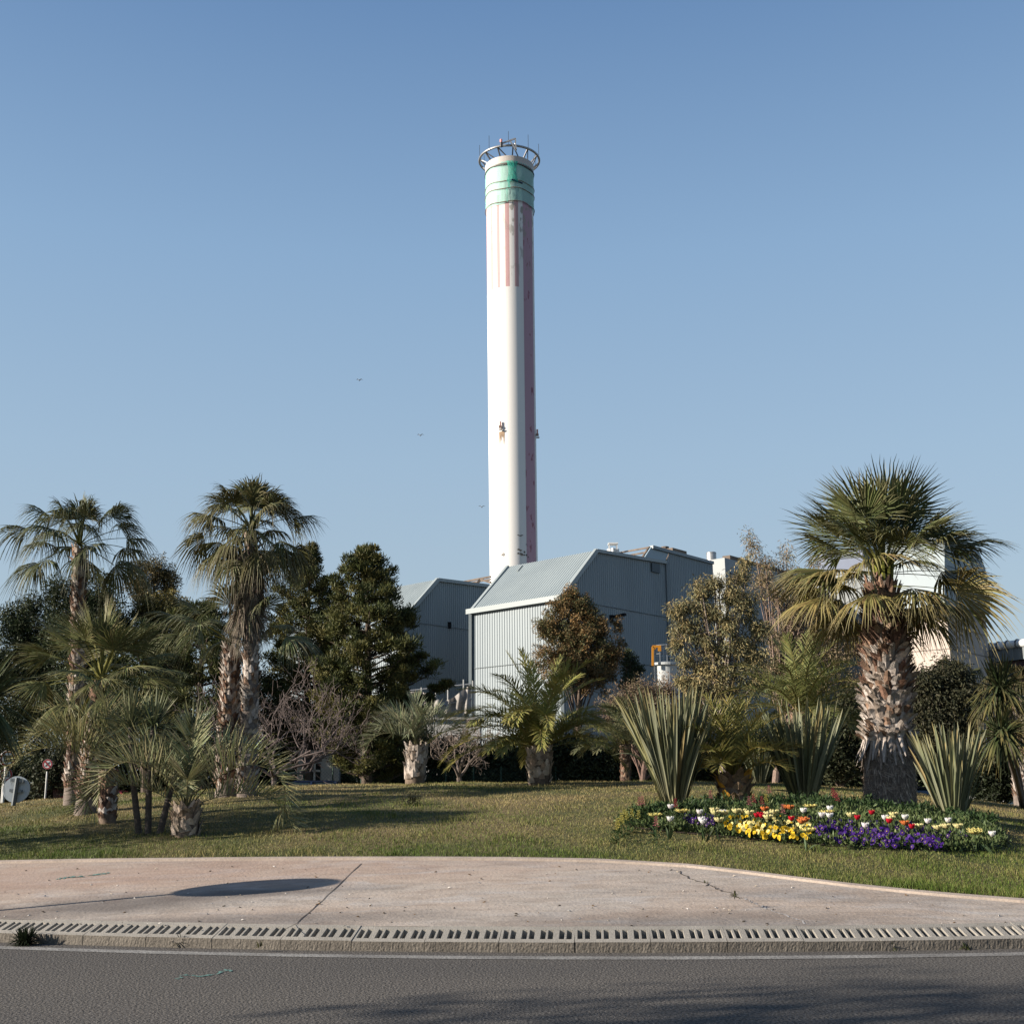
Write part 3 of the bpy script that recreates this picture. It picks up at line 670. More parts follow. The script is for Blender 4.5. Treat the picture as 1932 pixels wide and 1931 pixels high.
for px, py, w_, h_ in ((981, 1011, .34, .14), (979, 1042, .45, .3), (986, 1043, .35, .2), (992, 1046, .3, .25), (949, 1043, .16, .28), (993, 1027, .1, .12)):
    z = on_near(py); an = math.asin((px - 969) / 45.2); e = np.array([math.sin(an), -math.cos(an), 0]); sdv = np.array([math.cos(an), math.sin(an), 0])
    for _ in range(5):
        a_ = rng.uniform(0, 6.28, 1)[0]; q = cpt(z) + e * (crad(z) + .025) + sdv * rng.uniform(-w_, w_) + np.array([0, 0, rng.uniform(-h_, h_)])
        b.poly([q + sdv * w_ * .4 * math.cos(t) * rng.uniform(.6, 1) + np.array([0, 0, h_ * .4 * math.sin(t) * rng.uniform(.6, 1)]) for t in np.linspace(0, 6.28, 8)[:-1]], (.24, .22, .19))
b.build('spalled_patch', STN, chimney)

# cream tower with metal head
T = P(1784, 1137.6, 62); OT = T[:2]
sTR, _ = on_plane(1859, 1159, OT, DR); sTL, _ = on_plane(1690, 1140, OT, DL)
tower = thing('tower_building', 'cream panelled tower with an overhanging blue grey metal head behind the big palm', 'building', (*OT, 0))
b = MB(); q = [v3(OT, 0), v3(OT + DR * sTR, 0), v3(OT + DR * sTR + DL * sTL, 0), v3(OT + DL * sTL, 0)]; b.prism(q, (0, 0, T[2] + .2)); b.build('panelled_shaft', CREAM, tower)
b = MB()
zs_ = [on_plane(1826, y_, OT, DR)[1] for y_ in (1190, 1231, 1275, 1320, 1365, 1408)]
for z in zs_: b.beam(v3(OT + NR * .006, z), v3(OT + DR * sTR + NR * .006, z), .03, .05); b.beam(v3(OT + NL * .006, z), v3(OT + DL * sTL + NL * .006, z), .03, .05)
b.build('panel_joint', SEAM2, tower)
Oh = OT + NR * .5 + NL * .5
hp = [on_plane(x_, y_, Oh, DR) for x_, y_ in ((1782, 1140), (1782, 1009.5), (1837, 1025), (1850, 1047), (1861, 1080), (1866, 1105), (1869, 1159))]
b = MB(); b.prism([v3(Oh + DR * s_, z) for s_, z in hp], v3(DL * (sTL + 1), 0)); b.build('metal_head', mat('head_cladding', (.27, .34, .37), rough=.45, extra=streak), tower)
b = MB(); corr(b, Oh + NL * .03, DL, NL, .05, sTL + .9, lambda s: np.full_like(s, hp[0][1] + .9), lambda s: np.full_like(s, hp[1][1] - .05), .35); b.build('ribbed_face', METALP, tower)
b = MB()
for y_ in (1040, 1072, 1105): 
    z = on_plane(1800, y_, Oh, DR)[1]; smax = np.interp(z, [hp[6][1], hp[3][1], hp[2][1]], [hp[6][0], hp[3][0], hp[2][0]]); b.beam(v3(Oh + NR * .006, z), v3(Oh + DR * (smax - .1) + NR * .006, z), .02, .04)
b.build('head_joint', SEAM, tower)
# caged ladder on the tower
o = thing('caged_ladder', 'dark steel caged ladder and platform on the side of the cream tower', 'ladder', v3(OT + DR * (sTR + .5), 0))
b = MB()
for x_ in (1868, 1874): b.beam(P(x_, 1300, 66), P(x_, 1226, 66), .05, .05, (.1, .1, .11))
for y_ in np.arange(1240, 1300, 4): b.beam(P(1868, y_, 66), P(1874, y_, 66), .03, .03, (.1, .1, .11))
b.build('rungs', STEEL, o); b = MB()
for y_ in (1215, 1222, 1229, 1238): b.beam(P(1866, y_, 66), P(1879, y_ + 1, 66), .04, .04, (.1, .1, .11)); b.beam(P(1879, y_ + 1, 66), P(1879, y_ + 1, 67), .04, .04, (.1, .1, .11))
for x_ in (1866, 1872, 1879): b.beam(P(x_, 1215, 66), P(x_, 1240, 66), .04, .04, (.1, .1, .11))
b.build('platform', STEEL, o)

# pale concrete block behind the eucalyptus, with a round tank
B0 = P(1367, 1052, 108); OB = B0[:2]; sBL = on_plane(1340, 1056, OB, DL)[0]; sBR, zBR = on_plane(1500, 1092, OB, DR)
o = thing('concrete_block_building', 'pale grey flat roofed block behind the olive green eucalyptus', 'building', (*OB, 0))
b = MB(); b.prism([v3(OB, 0), v3(OB + DR * sBR, 0), v3(OB + DR * sBR + DL * sBL, 0), v3(OB + DL * sBL, 0)], (0, 0, B0[2]), ); b.build('wall', mat('grey_render', (.50, .53, .53), rough=.8, extra=streak), o)
b = MB(); a0 = on_plane(1392, 1083, OB, DR); b.box(v3(OB + DR * a0[0] + NR * .03, a0[1] - .5), (3.0, .12, .9), rz=math.atan2(DR[1], DR[0])); b.build('window', GLASS, o)
b = MB(); b.beam(v3(OB + DR * 2 + DL * 1, B0[2] + .3), v3(OB + DR * sBR + DL * 1, B0[2] + .3), .8, .6); b.build('rusty_duct', RUST, o)
k_ = 1 / ppm(112)
q = P(1342.5, 1056, 112)
o = thing('roof_tank', 'round galvanised tank standing on the grey block roof', 'tank', q)
b = MB(); b.revolve(q, [(9.4 * k_, -1), (9.4 * k_, 13 * k_), (8.8 * k_, 14.3 * k_), (0.01, 15 * k_)], 32, (.55, .55, .53)); b.build('shell', STEEL, o, smooth=True)
b = MB(); b.revolve(q, [(9.7 * k_, 12.2 * k_), (9.7 * k_, 13.2 * k_), (9.3 * k_, 13.3 * k_)], 32, (.5, .5, .48)); b.build('lid_band', STEEL, o)
# pale ribbed hall behind the palm
B1 = P(1640, 1046, 112); OB1 = B1[:2]; s0_ = on_plane(1460, 1072, OB1, DL)[0]
o = thing('pale_hall', 'pale ribbed metal hall seen through the crown of the big palm', 'industrial building', (*OB1, 0))
b = MB(); corr(b, OB1, DL, NL, 0, s0_, Z0, lambda s: np.full_like(s, B1[2] - 1.2), .45); b.build('ribbed_wall', METALP, o)
b = MB(); corr(b, OB1, DR, NR, 0, 14, Z0, lambda s: np.full_like(s, B1[2] - 1.2), .45); b.build('shaded_wall', METALP, o)
b = MB(); b.box(v3(OB1 + DL * s0_ * .30 + DR * 2, B1[2] - .2), (5, 3, 2.2), (.1, .13, .2), math.atan2(DL[1], DL[0])); b.build('roof_house', PLAIN, o)

# far white building with pipe at the right edge
Yf = 120
o = thing('pipe_building', 'white ribbed far building with a fat white pipe along its roof, at the right edge', 'industrial building', P(1870, 1480, Yf) * np.array([1, 1, 0]))
q0, q1 = P(1862, 1228, Yf), P(2010, 1222, Yf - 8); dd = (q1 - q0)[:2]; L_ = ln(dd); dd /= L_; nn = np.array([dd[1], -dd[0]])
b = MB(); corr(b, q0[:2], dd, nn, 0, L_, lambda s: np.full_like(s, P(1870, 1251, Yf)[2]), lambda s: np.full_like(s, q0[2]), .8, .12); b.build('ribbed_band', METALP, o)
b = MB(); b.prism([v3(q0[:2] - nn * .3, 0), v3(q1[:2] - nn * .3, 0), v3(q1[:2] - nn * 6, 0), v3(q0[:2] - nn * 6, 0)], (0, 0, q0[2])); b.build('lower_wall', mat('oxblood_wall', (.10, .055, .055), rough=.8), o)
b = MB(); r_ = 7.5 / ppm(Yf); pz = q0[2] + r_ * .8; b.tube([v3(q0[:2], pz), v3(q1[:2], pz)], r_, 20, (.75, .75, .73)); pipe = b.build('roof_pipe', PLAIN, o, smooth=True)
b = MB()
for t in (.06, .17, .29, .42):
    c_ = v3(q0[:2] + dd * L_ * t, pz); a = np.linspace(0, 2 * math.pi, 25); b.tube(np.stack([c_[0] + r_ * 1.04 * np.sin(a) * nn[0], c_[1] + r_ * 1.04 * np.sin(a) * nn[1], c_[2] + r_ * 1.04 * np.cos(a)], 1), .09, 5, (.12, .12, .12), False)
b.build('pipe_strap', PLAIN, o)

# tank with railing and yellow hoist in front of the right wall
q = P(1249, 1262, 78)
o = thing('storage_tank', 'pale round tank with a railed top beside the blue grey wall', 'tank', (q[0], q[1], 0)); r_ = 26 / ppm(76) 
cT = P(1256, 1262, 77); zt_ = P(1249, 1256, 77)[2]
b = MB(); b.revolve((cT[0], cT[1], 0), [(r_, 0), (r_, zt_), (r_ + .15, zt_), (r_ + .15, zt_ + .15), (0.01, zt_ + .3)], 36, (.50, .52, .51)); b.build('shell', PLAIN, o, smooth=False)
b = MB(); a = np.linspace(0, 2 * math.pi, 33)
for hh in (.55, 1.1): b.tube(np.stack([cT[0] + r_ * np.cos(a), cT[1] + r_ * np.sin(a), np.full_like(a, zt_ + .15 + hh)], 1), .03, 5, (.5, .52, .53), False)
for k in range(12): e = np.array([math.cos(k * .5236) * r_, math.sin(k * .5236) * r_, 0]); b.beam(np.array([cT[0], cT[1], zt_]) + e, np.array([cT[0], cT[1], zt_ + 1.3]) + e, .05, .05, (.5, .52, .53))
b.build('railing', STEEL, o)
YEL = (.62, .26, .02)
q0 = P(1231.5, 1256, 76); q1 = P(1231.5, 1219.5, 76); q2 = P(1247, 1219.5, 76)
o = thing('jib_hoist', 'orange yellow steel jib hoist above the round tank', 'hoist', q0)
b = MB(); b.beam(q0, q1, .12, .12, YEL); b.build('post', PLAIN, o); b = MB(); b.beam(q1, q2, .12, .14, YEL); b.beam(P(1232, 1228, 76), P(1238, 1220, 76), .09, .09, YEL); b.build('jib_arm', PLAIN, o)
b = MB(); b.box(q2 + np.array([-.1, 0, -.18]), (.2, .16, .25), YEL); b.build('trolley', PLAIN, o)
q = P(1337, 1256, 79); o = thing('steel_platform', 'galvanised railed platform with a drum among the eucalyptus leaves', 'platform', (q[0], q[1], 0))
b = MB(); b.box((q[0], q[1], q[2] / 2), (1.8, 1.8, q[2]), (.2, .25, .3)); b.build('support', STEEL, o)
b = MB()
for dx in (-.9, 0, .9): b.beam(q + np.array([dx, -.9, 0]), q + np.array([dx, -.9, 1.2]), .06, .06)
for hz in (.6, 1.2): b.beam(q + np.array([-.9, -.9, hz]), q + np.array([.9, -.9, hz]), .05, .05)
b.build('guard_rail', STEEL, o); b = MB(); b.revolve(q, [(.3, 0), (.3, .9), (.01, .95)], 16, (.6, .62, .62)); b.build('drum', STEEL, o)

# scaffold and tarpaulin between the halls
Ys = 70
q = P(860, 1330, Ys); o = thing('scaffold', 'galvanised scaffold poles between the two halls', 'scaffold', (q[0], q[1], 0))
def sp(x_, y_, Y=Ys): return P(x_, y_, Y)
for x_, y0 in ((845, 1288), (874.5, 1282), (892, 1284), (822, 1292), (795, 1297)):
    p1 = sp(x_, y0); b = MB(); b.tube([(p1[0], p1[1], 0), p1], .045, 6, (.62, .62, .6)); b.build('upright', STEEL, o)
for (x0, y0, x1, y1) in ((770, 1303, 892, 1290), (800, 1337, 892, 1318), (780, 1350, 892, 1340)):
    b = MB(); b.tube([sp(x0, y0), sp(x1, y1)], .04, 6, (.65, .65, .63)); b.build('ledger', STEEL, o)
TARP = mat('grey_tarp', (.42, .39, .36), rough=.8, noise=(2, .15), trans=.1)
top_c = [(758, 1306), (790, 1304), (815, 1310), (835, 1324), (855, 1316), (875, 1300), (889, 1291)]
b = MB(); n = 36; tx = np.linspace(0, len(top_c) - 1, n); tc = np.array(top_c, float); txx = np.interp(tx, range(len(tc)), tc[:, 0]); tyy = np.interp(tx, range(len(tc)), tc[:, 1])
vv = []
for r_ in np.linspace(0, 1, 9):
    for i in range(n): vv.append(P(txx[i], tyy[i] + (1346 - tyy[i]) * r_, Ys - .15 + .22 * math.sin(i * 1.1 + r_ * 2) + .15 * math.sin(i * .43 - r_ * 4)))
b.add(vv, gridfaces(9, n)); o = b.build('tarpaulin', TARP, smooth=True); tag(o, 'sagging grey tarpaulin hung on the scaffold', 'tarpaulin')
# low white buildings
def white_box(name, label, x0, x1, ytop, Y, depth, win=None, M=RENDER, cat='shed'):
    a, c = P(x0, ytop, Y), P(x1, ytop, Y); z = max(a[2], c[2])
    o = thing(name, label, cat, ((a[0] + c[0]) / 2, Y + depth / 2, 0)); b = MB(); b.box(((a[0] + c[0]) / 2, Y + depth / 2, z / 2), (abs(c[0] - a[0]), depth, z)); b.build('wall', M, o)
    b = MB(); b.box(((a[0] + c[0]) / 2, Y + depth / 2, z + .05), (abs(c[0] - a[0]) + .3, depth + .3, .12), (.45, .43, .4)); b.build('roof', PLAIN, o)
    for (wx0, wx1, wy0, wy1, mt, nm) in (win or []):
        p0, p1 = P(wx0, wy0, Y), P(wx1, wy1, Y); b = MB(); cx, cz_ = (p0[0] + p1[0]) / 2, (p0[2] + p1[2]) / 2; W_, H_ = abs(p1[0] - p0[0]), abs(p0[2] - p1[2])
        b.box((cx, Y - .0, cz_), (W_, .1, H_)); fr = b.build(nm, mt, o)
        b = MB(); b.box((cx, Y - .06, cz_), (.08, .06, H_), (.7, .68, .64)); b.box((cx, Y - .06, cz_ + H_ * .1), (W_, .06, .08), (.7, .68, .64)); b.build('glazing_bar', PLAIN, fr)
    return o
white_box('white_shed', 'small white rendered shed with a dark window under the bare tree', 562, 640, 1421, 50, 5, [(584, 604, 1440, 1475, DARK, 'window')])
white_box('white_outbuilding', 'white low building glimpsed behind the far phormium clump', 1450, 1492, 1425, 52, 5, [(1462, 1480, 1440, 1470, PLAIN, 'door')])
white_box('long_white_wall_building', 'long white low building behind the small bare tree and the hedge', 790, 905, 1358, 62, 4)
white_box('low_wall_building', 'low pale building at the foot of the cream tower', 1790, 1960, 1432, 58, 4)

# ------------------------------------------------------------------ street furniture and cars
def disc(c, r, nrm, th=.02, seg=32):
    nrm = np.asarray(nrm, float); nrm /= ln(nrm); u = np.cross((0, 0, 1), nrm); u /= ln(u); v_ = np.cross(nrm, u); a = np.linspace(0, 2 * math.pi, seg, endpoint=False)
    return [c + r * (math.cos(k) * u + math.sin(k) * v_) for k in a], nrm * th
def pole_sign(px, py_top, Y, label, discs, lean=0.0, pr=.035):
    base = gnd(px, py_top, Y); top = P(px, py_top, Y)
    o = thing('road_sign', label, 'road sign', base); b = MB(); b.tube([base - np.array([0, 0, .3]), (top[0] + lean, top[1], top[2])], pr, 10, (.70, .70, .68)); b.build('pole', STEEL, o)
    return o
RED = (.35, .025, .03); WHT = (.72, .72, .70); BLK = (.03, .03, .03)
def seg_digit(b, c, u, v_, n_, digit, h, col):
    segs = {'3': 'abgcd', '0': 'abcdef'}[digit]; w_ = h * .5; t = h * .13
    pos = {'a': (0, h / 2, w_, t), 'g': (0, 0, w_, t), 'd': (0, -h / 2, w_, t), 'b': (w_ / 2, h / 4, t, h / 2), 'c': (w_ / 2, -h / 4, t, h / 2), 'f': (-w_ / 2, h / 4, t, h / 2), 'e': (-w_ / 2, -h / 4, t, h / 2)}
    for s_ in segs:
        x_, y_, a_, d_ = pos[s_]; q = [c + u * (x_ + i * (a_ + t) / 2) + v_ * (y_ + j * (d_ + t) / 2) for i, j in ((-1, -1), (1, -1), (1, 1), (-1, 1))]; b.prism(q, n_ * .004, col)
def face_sign(o, c, r, nrm, kind):
    nrm = np.asarray(nrm, float); nrm /= ln(nrm); u = np.cross((0, 0, 1), nrm); u /= ln(u); v_ = np.cross(nrm, u)
    b = MB(); p, e = disc(c, r, nrm, -.03); b.prism(p, e, WHT); pl = b.build('sign_plate', PLAIN, o)
    b = MB(); p, e = disc(c + nrm * .004, r * .97, nrm, .002); q, _ = disc(c + nrm * .004, r * .74, nrm); n = len(p)
    b.add(np.vstack([p, q]), [[i, (i + 1) % n, n + (i + 1) % n, n + i] for i in range(n)], RED); b.build('red_border', PLAIN, pl)
    b = MB()
    if kind == '30':
        seg_digit(b, c + nrm * .006 - u * r * .27, u, v_, nrm, '3', r * .62, BLK); seg_digit(b, c + nrm * .006 + u * r * .27, u, v_, nrm, '0', r * .62, BLK); b.build('number', PLAIN, pl)
    else:
        q = [c + nrm * .006 + (u * (-1) * i + v_ * i) * r * .55 + (u + v_) * j * r * .09 for i, j in ((-1, -1), (1, -1), (1, 1), (-1, 1))]; b.prism(q, nrm * .004, RED)
        q = [c + nrm * .005 + (u + v_) * i * r * .42 + (u - v_) * j * r * .07 for i, j in ((-1, -1), (1, -1), (1, 1), (-1, 1))]; b.prism(q, nrm * .003, BLK); b.build('symbol', PLAIN, pl)
k_ = 1 / ppm(36)
o = pole_sign(11.5, 1440, 36, 'tall speed limit sign reading 30 with a red ring at the left edge', None)
face_sign(o, P(14.5, 1431, 35.9), 13 * k_ * 1.15, (.75, -.66, 0), '30')
o = pole_sign(8, 1455, 37.5, 'second red ringed round sign lower down behind the speed limit sign', None)
face_sign(o, P(11, 1461, 37.4), 10 * k_ * 1.2, (.6, -.8, 0), '30')
o = pole_sign(89, 1455, 42, 'small no turn sign with a red bar on a thin post beyond the left fronds', None, pr=.03)
face_sign(o, P(89.5, 1441.5, 41.9), 7 / ppm(42) * 1.3, (.05, -1, 0), 'bar')
c_ = P(31.5, 1489, 30); base = gnd(26, 1515, 30); base[2] -= .2
o = thing('road_sign', 'plain grey back of a round road sign leaning at the left edge', 'road sign', base)
b = MB(); p, e = disc(c_, 24 / ppm(30), (.12, -.99, .05), .03, 48); b.prism(p, e, (.48, .54, .58)); b.build('sign_plate', PLAIN, o)
b = MB(); q = P(33, 1467, 29.93); b.tube([P(25, 1520, 29.9), q], .055, 10, (.16, .18, .19)); b.build('pole', STEEL, o)
for y_, dx in ((1471, .0), (1490.5, -3.5)):
    b = MB(); b.beam(P(22 + dx, y_, 29.94), P(45 + dx, y_ + 2.5, 29.94), .06, .07, (.22, .25, .27)); b.build('bracket', STEEL, o)
# off frame sign whose shadow falls on the apron
d_ = on_apron(488, 1673); sh = 2.05; el_k = sh / math.tan(SUN_EL)
c_ = d_ + np.array([-math.cos(SUN_A) * el_k, -math.sin(SUN_A) * el_k, sh])
o = thing('road_sign', 'round road sign on a post beside the apron, left of the frame', 'road sign', (c_[0], c_[1] , apron_z(c_[0], c_[1])))
b = MB(); p, e = disc(c_, .45, (-.93, -.37, 0), .03, 40); b.prism(p, e, (.5, .52, .55)); b.build('sign_plate', PLAIN, o); b = MB(); b.tube([(c_[0] + .05, c_[1] + .03, .3), (c_[0] + .05, c_[1] + .03, c_[2] + .3)], .035, 8, (.5, .5, .5)); b.build('pole', STEEL, o)

def car(px, py_roof, Y, label, colr, heading, ht=1.48):
    t = P(px, py_roof, Y); zb = t[2] - ht; base = np.array([t[0], t[1], zb]); o = thing('parked_car', label, 'car', base, 'cars beyond the lawn')
    ca, sa = math.cos(heading), math.sin(heading)
    def W(x_, y_, z_): return base + np.array([x_ * ca - y_ * sa, x_ * sa + y_ * ca, z_])
    prof = [(-2.05, .35), (-2.1, .75), (-1.95, .92), (-1.0, 1.0), (1.75, 1.0), (2.0, .85), (2.05, .4)]
    b = MB(); b.prism([W(x_, -.85, z_) for x_, z_ in prof], W(0, .85, 0) - W(0, -.85, 0), colr); body = b.build('body', CARP, o)
    lo = [(-1.05, .99), (1.6, .99)]; hi = [(-.35, ht), (1.05, ht)]
    v_ = [W(-1.15, -.80, .99), W(1.75, -.80, .99), W(1.75, .80, .99), W(-1.15, .80, .99), W(-.35, -.62, ht - .06), W(1.2, -.62, ht - .06), W(1.2, .62, ht - .06), W(-.35, .62, ht - .06)]
    b = MB(); b.add(v_, [[0, 1, 5, 4], [1, 2, 6, 5], [2, 3, 7, 6], [3, 0, 4, 7]]); b.build('windows', GLASS, o)
    b = MB(); b.prism([W(-.42, -.64, ht - .06), W(1.27, -.64, ht - .06), W(1.27, .64, ht - .06), W(-.42, .64, ht - .06)], (0, 0, .03), colr)
    b.prism([W(-.25, -.54, ht - .03), W(1.1, -.54, ht - .03), W(1.1, .54, ht - .03), W(-.25, .54, ht - .03)], (0, 0, .03), colr)
    for s_ in (-1, 1):
        for x0, x1, x2 in ((-1.15, -.35, 0), (1.75, 1.2, 0), (.35, .38, 0)): b.beam(W(x0, s_ * .81, .99), W(x1, s_ * .63, ht - .05), .06, .06, colr)
    b.build('roof', CARP, o)
    for x_ in (-1.3, 1.3):
        for s_ in (-1, 1):
            b = MB(); b.tube([W(x_, s_ * .70, .31), W(x_, s_ * .88, .31)], .31, 18, (.02, .02, .02)); wh = b.build('wheel', PLAIN, o)
            b = MB(); b.tube([W(x_, s_ * .875, .31), W(x_, s_ * .89, .31)], .19, 14, (.5, .5, .5)); b.build('rim', STEEL, wh)
    for s_ in (-1, 1): b = MB(); b.box(W(-2.08, s_ * .6, .72), (.1, .3, .14), (.7, .7, .7), heading); b.build('headlight', GLASS, o)
car(571, 1472.5, 44, 'dark blue car roof showing over the lawn crest below the bare tree', (.012, .025, .07), R(4))
car(165, 1491, 43, 'red car bonnet glimpsed behind the left palm trunks', (.33, .03, .06), R(8))
car(1738, 1484, 44, 'dark car behind the big palm trunk', (.015, .02, .035), R(80))
car(1945, 1488, 40, 'white car cut off by the right edge of the frame', (.7, .7, .7), R(60), 1.6)

# lamp post and board at the right edge
q = P(1929, 1320, 46); o = thing('street_lamp', 'slim pale street lamp with a white lantern at the right edge', 'street lamp', (q[0] - .15, q[1], 0))
b = MB(); b.tube([(q[0] - .15, q[1], 0), (q[0] - .15, q[1], q[2])], .05, 8, (.35, .42, .45)); b.build('pole', STEEL, o); b = MB(); b.prism([q + np.array(k) for k in ((-.4, -.12, 0), (.25, -.12, .03), (.3, .12, .03), (-.4, .12, 0))], (.03, 0, .16), (.75, .75, .73)); b.build('lantern', PLAIN, o)

# chain link fence behind the lawn
Yf2 = 46.5
p0, p1 = P(520, 1440, Yf2), P(1200, 1440, Yf2 + 2); o = thing('chain_link_fence', 'thin green chain link fence in front of the dark hedge', 'fence', (p0[0], p0[1], 0))
FG = (.03, .07, .05)
n = 14
for i in range(n):
    t = i / (n - 1); c_ = p0 + (p1 - p0) * t; b = MB(); b.tube([(c_[0], c_[1], 0), (c_[0], c_[1], 2.35)], .03, 6, FG); b.build('post', PLAIN, o)
b = MB(); dirf = (p1 - p0) / ln(p1 - p0); Lf = ln(p1 - p0); A_ = []
for i in range(int(Lf / .13)):
    s_ = i * .13
    for sg in (1, -1):
        a_ = v3(p0[:2] + dirf[:2] * s_, .5 if sg > 0 else 2.3); e_ = v3(p0[:2] + dirf[:2] * (s_ + 1.8), 2.3 if sg > 0 else .5); A_.append([a_, e_])
b.strips(np.array(A_), np.array([[[0, 0, 1.0]]]), np.full((len(A_), 2), .004), np.array(FG)); b.build('wire_mesh', PLAIN, o)

# ------------------------------------------------------------------ plants
def unit(v): v = np.asarray(v, float); return v / (np.linalg.norm(v, axis=-1, keepdims=True) + 1e-9)
UPV = np.array([0, 0, 1.0])
def jit(c, n, am=.18, hue=.06):
    c = np.asarray(c, float) * rng.uniform(1 - am, 1 + am, (n, 1)); return np.clip(c * (1 + rng.normal(0, hue, (n, 3))), .004, 1)
def fan_frond(b, o, az, el, pet, rad, col, nseg=42, droop=.5, spread=112, sag=.25, tilt=None, wmul=1.0, split=.5, pcol=(.12, .13, .045), tipc=None, roll=0.0, hang=0.0, cup=.16):
    """palmate leaf: petiole, then pleated segments radiating from its end; droop bends the free tips down"""
    d = np.array([math.cos(el) * math.cos(az), math.cos(el) * math.sin(az), math.sin(el)])
    t = np.linspace(0, 1, 6)[:, None]; pts = o + d * pet * t - UPV * sag * pet * t ** 2
    hub = pts[-1]; ax = unit(d - UPV * 2 * sag * 1.0); 
    if tilt is not None: ax = unit(np.array([math.cos(az) * math.cos(tilt), math.sin(az) * math.cos(tilt), math.sin(tilt)]))
    lat = unit(np.cross(ax, UPV)); nor = np.cross(lat, ax)
    cr_, sr_ = math.cos(roll), math.sin(roll); lat, nor = lat * cr_ + nor * sr_, nor * cr_ - lat * sr_
    sd = unit(np.cross(pts[-1] - pts[0], UPV))
    b.strips(pts[None], sd[None, None], np.linspace(.028, .014, 6)[None] * (rad + .4), np.array(pcol), fold=np.broadcast_to(UPV * .012, (1, 6, 3)))
    th = np.radians(np.linspace(-spread, spread, nseg)); th = th + rng.normal(0, .01, nseg)
    dirs = np.cos(th)[:, None] * ax + np.sin(th)[:, None] * lat
    ln_ = rad * (.72 + .28 * np.cos(th * .85)) * rng.uniform(.88, 1.06, nseg)
    r = np.array([.02, .25, split, .68, .84, 1.0]); k = len(r)
    rr_ = ln_[:, None] * r[None]
    p = hub + dirs[:, None] * rr_[..., None]
    p = p - nor * (cup * (th / 2.0) ** 2 * (1 if cup < .2 else 2.2))[:, None, None] * rr_[..., None]
    fr = np.maximum(0, r - split * .75) ** 1.6
    dr = droop * rng.uniform(.55, 1.35, (nseg, 1)) * fr[None] * rad * 1.7
    p[..., 2] -= dr
    p = p - dirs[:, None] * (dr * .42 * droop)[..., None]
    if hang: p[:, 3:, 2] -= hang * rad * rng.random((nseg, 1)) * np.array([.1, .3, .6])[None]
    p += rng.normal(0, .012 * rad, p.shape) * r[None, :, None]
    dth = 2 * math.radians(spread) / nseg
    wd = rr_ * math.tan(dth / 2) * 1.08 * wmul; wm = ln_[:, None] * split * math.tan(dth / 2) * 1.02 * wmul
    w_ = np.where(r[None] <= split, wd, wm * np.clip((1.02 - r[None]) / (1.02 - split), .06, 1))
    side = unit(np.cross(np.broadcast_to(nor, dirs.shape), dirs))
    cc = jit(col, nseg, .16)[:, None] * np.ones((1, k, 1))
    if tipc is not None:
        f_ = (np.clip((r - .55) / .45, 0, 1) ** 1.3)[None, :, None] * rng.uniform(.2, 1, (nseg, 1, 1)); cc = cc * (1 - f_) + np.array(tipc) * f_
    b.strips(p, side[:, None], w_, cc, fold=nor * (w_ * .55)[..., None])
def feather_frond(b, o, az, el, L_, bend, col, nl=52, ll=.4, vee=.5, ang=(62, 28), lw=.012, rcol=(.16, .14, .05), start=.14, power=1.25, droop=.15, tipc=None, twist=0.0):
    """pinnate leaf: an arching rachis with leaflets both sides"""
    k = 18; s_ = np.linspace(0, 1, k); e = el - bend * s_ ** power
    h = np.array([math.cos(az), math.sin(az), 0]); tg = np.cos(e)[:, None] * h + np.sin(e)[:, None] * UPV
    lat0 = np.array([-math.sin(az), math.cos(az), 0]); tg = unit(tg + lat0 * twist * s_[:, None])
    pts = o + np.vstack([[0, 0, 0], np.cumsum((tg[1:] + tg[:-1]) / 2 * L_ / (k - 1), 0)])
    lat = unit(lat0 - tg * (tg @ lat0)[:, None]); nor = np.cross(tg, lat); nor *= np.sign(nor[:, 2:3] + 1e-6) if bend < 1.2 else 1
    if nor[0, 2] < 0 and bend >= 1.2: nor = -nor
    b.strips(pts[None], lat[None], np.linspace(.030, .006, k)[None] * L_ * .55, np.array(rcol), fold=(nor * .012)[None])
    n = nl; q = np.linspace(start, .995, n)
    for sg in (-1, 1):
        qq = np.clip(q + rng.normal(0, .004, n), start, 1)
        P0 = np.stack([np.interp(qq, s_, pts[:, j]) for j in range(3)], 1); T = unit(np.stack([np.interp(qq, s_, tg[:, j]) for j in range(3)], 1))
        LA = unit(np.stack([np.interp(qq, s_, lat[:, j]) for j in range(3)], 1)) * sg; NO = unit(np.stack([np.interp(qq, s_, nor[:, j]) for j in range(3)], 1))
        a_ = np.radians(np.interp(qq, [start, 1], ang) + rng.normal(0, 6, n)); v_ = vee + rng.normal(0, .22, n)
        D = unit(T * np.cos(a_)[:, None] + (LA * np.cos(v_)[:, None] + NO * np.sin(v_)[:, None]) * np.sin(a_)[:, None])
        le = ll * np.interp(qq, [start, start + .15, .45, .75, 1], [.45, .85, 1, .85, .38]) * rng.uniform(.88, 1.08, n)
        r = np.array([0, .4, .75, 1.0]); p = P0[:, None] + D[:, None] * (le[:, None] * r)[..., None]
        p[..., 2] -= droop * le[:, None] * (r ** 2)[None] * rng.uniform(.5, 1.5, (n, 1))
        w_ = lw * np.array([.55, 1, .7, .08])[None] * rng.uniform(.8, 1.2, (n, 1))
        cc = jit(col, n, .16)[:, None] * np.ones((1, 4, 1))
        if tipc is not None:
            f_ = np.array([0, .1, .4, 1])[None, :, None] * rng.uniform(0, 1, (n, 1, 1)); cc = cc * (1 - f_) + np.array(tipc) * f_
        b.strips(p, unit(np.cross(D, NO))[:, None], w_, cc, fold=NO[:, None] * (-w_ * .35)[..., None])
